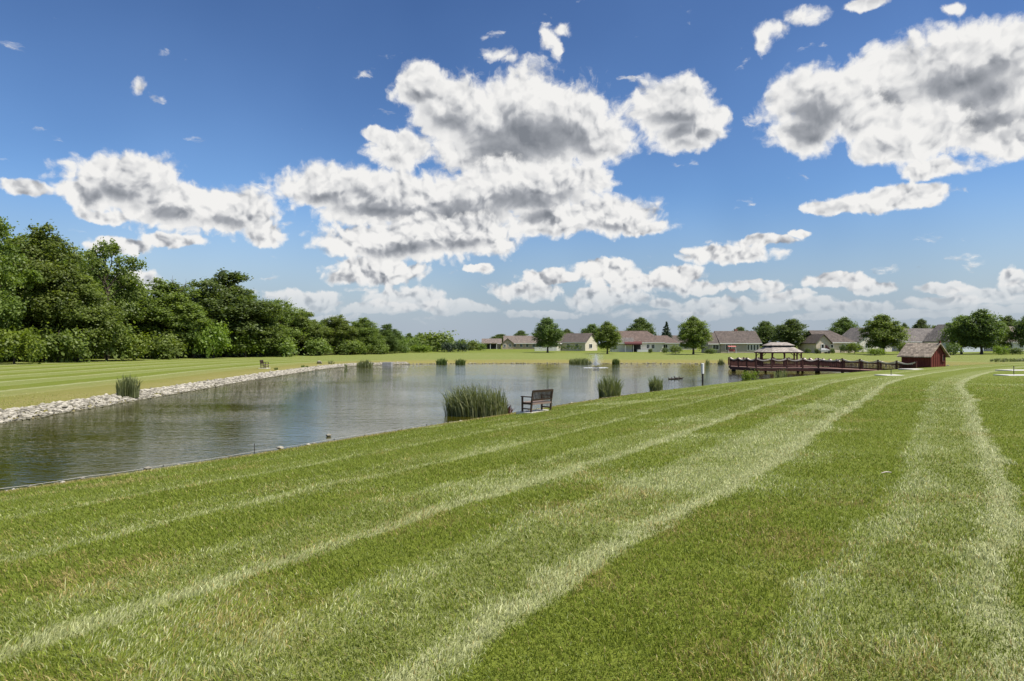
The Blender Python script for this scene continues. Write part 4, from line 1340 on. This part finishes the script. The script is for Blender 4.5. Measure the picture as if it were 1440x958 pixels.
# local x runs along the ridge (towards the viewer's right), the long wall faces left
Ls, Ws, WH, RH = 3.4, 2.1, 1.35, 2.42
w = MB(); a, b = Ls / 2, Ws / 2
w.add([(-a, -b, -.6), (a, -b, -.6), (a, b, -.6), (-a, b, -.6), (-a, -b, WH), (a, -b, WH), (a, b, WH), (-a, b, WH), (-a, 0, RH - .06), (a, 0, RH - .06)],
      [(0, 1, 5, 4), (2, 3, 7, 6), (3, 2, 1, 0), (0, 4, 8, 7, 3), (1, 2, 6, 9, 5)])
for i in range(12):
    x = -a + .15 + i * (Ls - .3) / 11
    w.box((x, -b - .015, WH / 2 - .3), (.05, .03, WH + .5))
for i in range(8):
    y = -b + .12 + i * (Ws - .24) / 7
    w.box((a + .015, y, (WH + .3) / 2 - .35 + (1 - abs(y) / b) * .35), (.03, .05, WH + .7 * (1 - abs(y) / b)))
w.build('wall', M['barn'], shed)
r = MB(); ov = .28; sl = (RH - WH) / b; ez = WH - ov * sl * 1.2; eb = b + ov * 1.2
vs = [(-a - ov, -eb, ez), (a + ov, -eb, ez), (a + ov, eb, ez), (-a - ov, eb, ez), (-a - ov, 0, RH), (a + ov, 0, RH)]
vs += [(p[0], p[1], p[2] + .1) for p in vs]
r.add(vs, [(6, 7, 11, 10), (8, 9, 10, 11), (0, 4, 5, 1), (2, 5, 4, 3), (0, 1, 7, 6), (2, 3, 9, 8), (0, 6, 10, 4), (3, 4, 10, 9), (1, 5, 11, 7), (2, 8, 11, 5)])
roof = r.build('roof', M['shake'], shed)
MB().box((a + ov - .1, 0, RH + .16), (.14, .14, .26)).build('finial', M['barn_trim'], roof)
T = Matrix.Translation((a + .04, 0, 0)) @ Matrix.Rotation(R(90), 4, 'Z')
window(shed, T, .62, .95, .5, .75, 0, 'barn_trim')
bt = MB()
bt.bar((a + .03, -b, ez + .02), (a + .03, 0, RH - .05), .05, .1, up=(1, 0, 0)); bt.bar((a + .03, b, ez + .02), (a + .03, 0, RH - .05), .05, .1, up=(1, 0, 0))
bt.build('barge_board', M['barn_trim'], shed)
MB().box((a + .01, -b - .01, WH / 2 - .3), (.11, .11, WH + .55)).build('corner_board', M['barn_trim'], shed)

# ------------------------------------------------------------------ cattails and pond-edge plants
def blades_mesh(name, n, rx, ry, hmin, hmax, seed, wid=.022, lean=(-.12, 0), bush=0.0):
    g = np.random.default_rng(seed)
    a = g.uniform(0, 6.28, n); q = np.sqrt(g.random(n))
    x, y = q * rx * np.cos(a), q * ry * np.sin(a)
    h = g.uniform(hmin, hmax, n) * (1 - .3 * q ** 3)
    th = g.uniform(0, 6.28, n); bd = h * np.abs(g.normal(0, .22 + bush, n))
    bd = np.where(g.random(n) < .08, bd * 2.4, bd)
    lx = np.cos(th) * bd + lean[0] * h + x / max(rx, .1) * h * (.08 + bush); ly = np.sin(th) * bd + lean[1] * h
    fa = g.uniform(0, 3.14, n); w = wid * g.uniform(.6, 1.3, n)
    sx, sy = np.cos(fa) * w, np.sin(fa) * w
    rows = []
    for t, ww in ((0, .8), (.4, 1), (.75, .75), (.93, .4)):
        c = np.stack([x + lx * t ** 2, y + ly * t ** 2, h * (t - .12 * t ** 3 * np.minimum(1, bd / h * 3))], 1)
        s = np.stack([sx * ww, sy * ww, np.zeros(n)], 1)
        rows += [c - s, c + s]
    # some tips fold over
    fold = (g.random(n) < .25)
    tipz = np.where(fold, h * .80, h * (1 - .12 * np.minimum(1, bd / h * 3)))
    tip = np.stack([x + lx * np.where(fold, 1.5, 1), y + ly * np.where(fold, 1.5, 1), tipz], 1)
    V = np.stack(rows + [tip], 1).reshape(-1, 3)
    o = np.arange(n)[:, None] * 9
    quads = np.concatenate([o + np.array([[k, k + 1, k + 3, k + 2]]) for k in (0, 2, 4)])
    me = np_mesh(name, V, [quads, o + np.array([[6, 7, 8]])], False)
    t = me.attributes.new('tint', 'FLOAT', 'POINT')
    t.data.foreach_set('value', np.repeat(np.where(g.random(n) < .12, 1.0, np.clip(g.normal(.42, .28, n), 0, 1)), 9).astype(np.float32))
    return me


def reeds(px, py, D, w_px, h_px, label, n, seed, name='cattail_clump', m='reed', group='cattail clumps round the pond', lean=(-.12, 0), bush=0.0, wid=.022, depth=.7, cat='cattails'):
    x = (px - 720) / F * D; z = max(gz(x, D), -.05)
    rx = w_px / F * D / 2; h = h_px / F * D
    me = blades_mesh(name, n, rx * .92, max(.35, rx * depth), h * .5, h * 1.08, seed, wid, lean, bush)
    o = link(name, me, M[m]); o.location = (x, D, z - .03)
    return tag(o, label, cat, group)


reeds(670, 590, 30.6, 96, 50, 'broad tall cattail stand at the near shore left of the dark bench', 1150, 1, depth=.45, wid=.016)
reeds(857, 559, 41.8, 34, 33, 'green cattail clump at the near shore right of the dark bench', 420, 2, lean=(-.02, 0))
reeds(923, 551, 47.2, 20, 24, 'small cattail clump beside the swimming ducks, left of the white topped post', 260, 3, lean=(0, 0))
reeds(180, 564, 38.9, 32, 34, 'single cattail clump at the foot of the left rocks', 380, 4, lean=(-.03, 0))
reeds(513, 516, 96.5, 24, 12, 'low cattail clump where the left rocks end, beside the concrete box', 240, 5, lean=(0, 0), wid=.04)
reeds(621, 513, 109.5, 16, 10, 'dark reed clump on the far shore, left of a pair', 200, 6, lean=(0, 0), wid=.05, m='leaf_dark')
reeds(647, 513, 109.8, 15, 9, 'dark reed clump on the far shore, right of a pair', 200, 7, lean=(0, 0), wid=.05, m='leaf_dark')
reeds(816, 513, 111, 34, 10, 'wide grey green reed bed on the far shore just left of the fountain', 420, 8, lean=(0, 0), wid=.05)
reeds(866, 513, 111, 11, 9, 'small dark reed tuft on the far shore right of the fountain', 160, 9, lean=(0, 0), wid=.05, m='leaf_dark')
reeds(1014, 512, 111, 9, 9, 'thin reed tuft on the far shore just left of the pier', 90, 10, lean=(0, 0), wid=.04)
reeds(995, 512, 111, 7, 8, 'sparse leaning reed tuft on the far shore above the white topped post', 40, 11, lean=(.1, 0), wid=.04)
reeds(1097, 533, 64.5, 20, 15, 'wispy reeds at the near shore below the gazebo', 120, 12, lean=(0, 0), wid=.02)
reeds(706, 587, 31.2, 30, 20, 'reddish low weeds at the right foot of the tall cattail stand', 130, 14, name='shore_weed', m='leaf_red', group=None, lean=(0, 0), bush=.15, cat='weeds')
tree('shore_bush', ('shrub', 1), 1055, 61.5, 516, 'round willowy bush at the near shore in front of the pier end', 'leaf_bright', 23, None, cat='bush', parts=('stem', 'foliage'))
for i, (px, py, lab) in enumerate([(388, 519, 'small dark weed tuft on the left bank below the far bench'), (426, 515, 'small dark weed tuft on the left bank, first past the far bench'),
                                   (432, 515, 'small dark weed tuft on the left bank, second past the far bench'), (466, 511, 'larger dry weed tuft on the left bank beyond the pale boulder'),
                                   (486, 511, 'small dark weed tuft near the end of the left rocks')]):
    D = 2.72 * F / (py - 484)
    reeds(px, py, D, 4 if i != 3 else 9, 4 if i != 3 else 7, lab, 50, 30 + i, 'weed_tuft', 'leaf_dark' if i != 3 else 'reed', 'weed tufts along the left bank', (0, 0), .2, .03, cat='weeds')
D = 2.7 * F / (511 - 484); x = (449 - 720) / F * D
o = link('boulder', rocks_mesh('boulder', np.array([0.]), np.array([0.]), np.array([0.]), np.array([.5])), M['rock'])
o.location = (x, D, gz(x, D) + .15); tag(o, 'pale boulder on the left bank under the low wood edge', 'boulder')


# ------------------------------------------------------------------ benches
def bench(px, D, rz, label, padlab=None, length=1.3):
    p = at(px, D)
    b = tag(empty('bench', p, rz), label, 'bench', 'park benches round the pond')
    h = length / 2 - .04; z0 = 0.045
    for sx in (-1, 1):
        x = sx * h
        MB().bar((x, -.26, z0), (x, -.26, .64), .06, .06).build('leg', M['bench'], b)
        MB().bar((x, .22, z0), (x, .25, .42), .06, .06).bar((x, .25, .42), (x, .34, .93), .06, .055).build('leg', M['bench'], b)
        MB().bar((x, -.32, .665), (x, .28, .665), .075, .04).build('arm', M['bench'], b)
        MB().bar((x, -.24, .17), (x, .22, .17), .035, .05).bar((x, -.24, .385), (x, .24, .385), .04, .07).build('side_rail', M['bench'], b)
    st = MB()
    for i in range(6): st.bar((-h - .0, -.27 + i * .095, .43), (h, -.27 + i * .095, .43), .075, .025)
    st.build('seat', M['bench_slat'], b)
    MB().bar((-h + .03, -.285, .385), (h - .03, -.285, .385), .03, .07).build('seat_rail', M['bench_slat'], b)
    MB().bar((-h + .03, .27, .385), (h - .03, .27, .385), .03, .07).build('seat_rail', M['bench_slat'], b)
    bk = MB()
    bk.bar((-h, .335, .90), (h, .335, .90), .045, .09, up=(0, .2, 1)); bk.bar((-h, .275, .54), (h, .275, .54), .04, .06, up=(0, .2, 1))
    n = 13
    for i in range(n):
        x = -h + .06 + (2 * h - .12) * (i + .5) / n
        bk.bar((x, .278, .56), (x, .33, .87), .042, .018, up=(1, 0, 0))
    bk.build('backrest', M['bench'], b)
    if padlab:
        q = empty('x', p, rz); bpy.data.objects.remove(q)
        s = MB().box((0, 0, -.03), (length + .25, .95, .14)).build('concrete_pad', M['concrete'], None, bevel=.01)
        s.location = p; s.rotation_euler = (0, 0, rz)
        tag(s, padlab, 'concrete pad', 'bench pads')
    return b


# local -y is the facing direction: turn it towards the water
bench(755, 28.5, math.atan2(.72, .69) + R(180), 'dark brown slatted bench facing the water on the near bank, seen from behind', 'pale concrete pad under the near dark bench')
bench(372, 76.5, R(95), 'small brown bench far off on the left bank below the wood', 'pale pad under the far bench on the left bank')

# ------------------------------------------------------------------ things in and by the water
# fountain
fx, fy = (838 - 720) / F * 93, 93
ft = tag(empty('fountain', (fx, fy, 0)), 'white plume of a floating fountain out on the pond', 'fountain')
MB().tube([(0, 0, -.1), (0, 0, .12)], .45, 16).build('float', M['dark'], ft)
g = np.random.default_rng(3)
n = 1700
vz = g.uniform(2.6, 6.1, n); hz = .12 + 1.55 * g.random(n) ** 1.3; aa = np.round(g.uniform(0, 6.28, n) * 2.6) / 2.6 + g.normal(0, .07, n)
tt = g.uniform(.05, 1, n) ** .75 * .85 * (2 * vz / 9.81)
px_, py_, pz_ = np.cos(aa) * hz * tt, np.sin(aa) * hz * tt, vz * tt - 4.905 * tt ** 2
px_ += g.normal(0, .03, n); py_ += g.normal(0, .03, n)
sz = g.uniform(.009, .026, n)
OV = np.array([(1, 0, 0), (-1, 0, 0), (0, 1, 0), (0, -1, 0), (0, 0, 1.6), (0, 0, -1.6)]); OF = np.array([(0, 2, 4), (2, 1, 4), (1, 3, 4), (3, 0, 4), (2, 0, 5), (1, 2, 5), (3, 1, 5), (0, 3, 5)])
V = (OV[None] * sz[:, None, None] + np.stack([px_, py_, np.maximum(pz_, 0) + .05], 1)[:, None]).reshape(-1, 3)
link('spray', np_mesh('spray', V, [(np.arange(n)[:, None, None] * 6 + OF[None]).reshape(-1, 3)]), M['spray'], ft)
n = 150; rr_ = np.sqrt(g.random(n)) * 1.1; aa = g.uniform(0, 6.28, n); s = g.uniform(.03, .09, n)
V = (OV[None] * (s[:, None] * np.array([1.6, 1, .18]))[:, None, :] + np.stack([rr_ * np.cos(aa) * 1.5, rr_ * np.sin(aa), np.full(n, .01)], 1)[:, None]).reshape(-1, 3)
link('foam', np_mesh('foam', V, [(np.arange(n)[:, None, None] * 6 + OF[None]).reshape(-1, 3)]), M['spray'], ft)

# concrete overflow box
bx = (545 - 720) / F * 100
ob = tag(empty('overflow_box', (bx, 100, 0)), 'grey square concrete overflow box standing in the far pond corner', 'overflow box')
mb = MB()
for (cx, cy, wx, wy) in ((0, -.6, 1.3, .12), (0, .6, 1.3, .12), (-.59, 0, .12, 1.08), (.59, 0, .12, 1.08)): mb.box((cx, cy, -.1), (wx, wy, 1.3))
mb.build('wall', M['grey_conc'], ob, bevel=.015)
gr = MB()
for i in range(9): gr.box((-.44 + i * .11, 0, .46), (.03, 1.07, .04))
gr.build('grate', M['metal'], ob)

# white topped post
p = at(988, 56.5); d_, _ = shore([p.x], [p.y])
ps = tag(empty('marker_post', (p.x, p.y, max(p.z, 0))), 'dark post with a white sleeve on its upper half at the near shore', 'post')
MB().tube([(0, 0, -.5), (0, 0, .85)], .075, 10).build('post', M['post'], ps)
MB().tube([(0, 0, .75), (0, 0, 1.58), (0, 0, 1.60)], [.12, .12, .09], 12).build('sleeve', M['white_post'], ps)

# ducks
for i, (px, py, s, rz, lab) in enumerate([(942, 533.6, .8, 170, 'small dark duck leading the line of ducks, next to the cattails'), (946.5, 533.4, .8, 175, 'small dark duck second in the line of ducks'),
                                          (951.5, 533.2, 1.15, 180, 'larger dark duck in the middle of the line, head up'), (957.5, 532.8, .95, 190, 'dark duck last in the line, nearest the white topped post')]):
    D = 3072 / (py - 484); x = (px - 720) / F * D
    dk = tag(empty('duck', (x, D, 0), R(rz)), lab, 'duck', 'ducks swimming in a line')
    b = MB().ball((0, 0, .05), (.20, .10, .085), 14, 8)
    b.tube([(-.14, 0, .07), (-.22, 0, .11), (-.27, 0, .125)], [.06, .035, .008], 8)
    b.tube([(.13, 0, .07), (.17, 0, .14), (.175, 0, .19)], [.06, .035, .03], 8)
    b.ball((.19, 0, .205), (.05, .038, .04), 10, 7)
    o = b.build('body', M['duck'], dk, True); o.scale = (s,) * 3
    bl = MB().ball((.255, 0, .197), (.035, .018, .01), 8, 6).build('bill', M['bill'], dk, True); bl.scale = (s,) * 3

# wire strung along the near shore on short stakes
wf = tag(empty('wire_fence', (0, 0, 0)), 'low single wire strung along the near waterline on short stakes', 'wire')
ln = []
for (px, py) in [(-120, 720), (0, 691), (115, 675), (230, 657), (358, 638), (470, 619), (600, 598)]:
    D = 3072 / (py - 484) * .992; x = (px - 720) / F * D; ln.append((x, D, max(gz(x, D), 0)))
wr = MB()
for i, (a, b) in enumerate(zip(ln[:-1], ln[1:])):
    a, b = Vector(a) + Vector((0, 0, .075)), Vector(b) + Vector((0, 0, .075))
    pts = [a.lerp(b, t) + Vector((0, 0, -.02 * math.sin(math.pi * t))) for t in (0, .25, .5, .75, 1)]
    wr.tube(pts, .0045, 6)
wr.build('wire', M['wire'], wf)
for i, a in enumerate(ln): MB().tube([(a[0], a[1], a[2] - .2), (a[0], a[1], a[2] + (.30 if i == 4 else .08))], .011, 8).build('stake', M['pile'], wf)

# white pads and iron stakes of the game courts on the lawn
def pad(px, py, w, l, lab, rz=0.0):
    D = 1.75 * F / (py - 484)
    for _ in range(12):
        x = (px - 720) / F * D; D = (EYE - gz(x, D)) * F / (py - 484)
    x = (px - 720) / F * D
    o = MB().box((0, 0, -.03), (w, l, .12)).build('concrete_slab', M['concrete'], None, bevel=.01)
    o.location = (x, D, gz(x, D)); o.rotation_euler = (0, 0, R(rz)); tag(o, lab, 'concrete slab', 'white slabs of the lawn games')
    return x, D


def stake(x, y, h, lab):
    s = tag(empty('iron_stake', (x, y, gz(x, y))), lab, 'stake', 'iron stakes of the lawn games')
    MB().tube([(0, 0, -.2), (0, 0, h)], .02, 8).build('shaft', M['post'], s)
    MB().ball((0, 0, h), .03, 8, 6).build('tip', M['post'], s, True)


x, y = pad(1253, 528, 1.35, 1.5, 'white flat slab on the lawn in front of the pier railing, with a stake'); stake(x, y, .36, 'thin dark stake standing in the slab before the pier railing')
pad(1287, 519.5, 1.6, 2.2, 'white flat slab on the lawn directly before the red shed')
x, y = pad(1437, 528, 2.4, 1.2, 'white flat slab at the right edge of the view, nearer of two'); 
pad(1436, 521, 2.4, 1.6, 'white flat slab at the right edge of the view, farther of two')
stake((1431 - 720) / F * y, y + .3, .5, 'thin dark stake between the two slabs at the right edge')
# a dry leaf-like stick on the lawn
p = at(1246, 9.6)
MBs = MB().tube([(-.07, 0, .02), (0, .01, .035), (.07, 0, .03)], [.006, .009, .005], 6)
o = MBs.build('stick', M['redwood_top'], None); o.location = p + Vector((0, 0, .03)); tag(o, 'small pale stick lying on the lawn beside the pale stripe', 'stick')
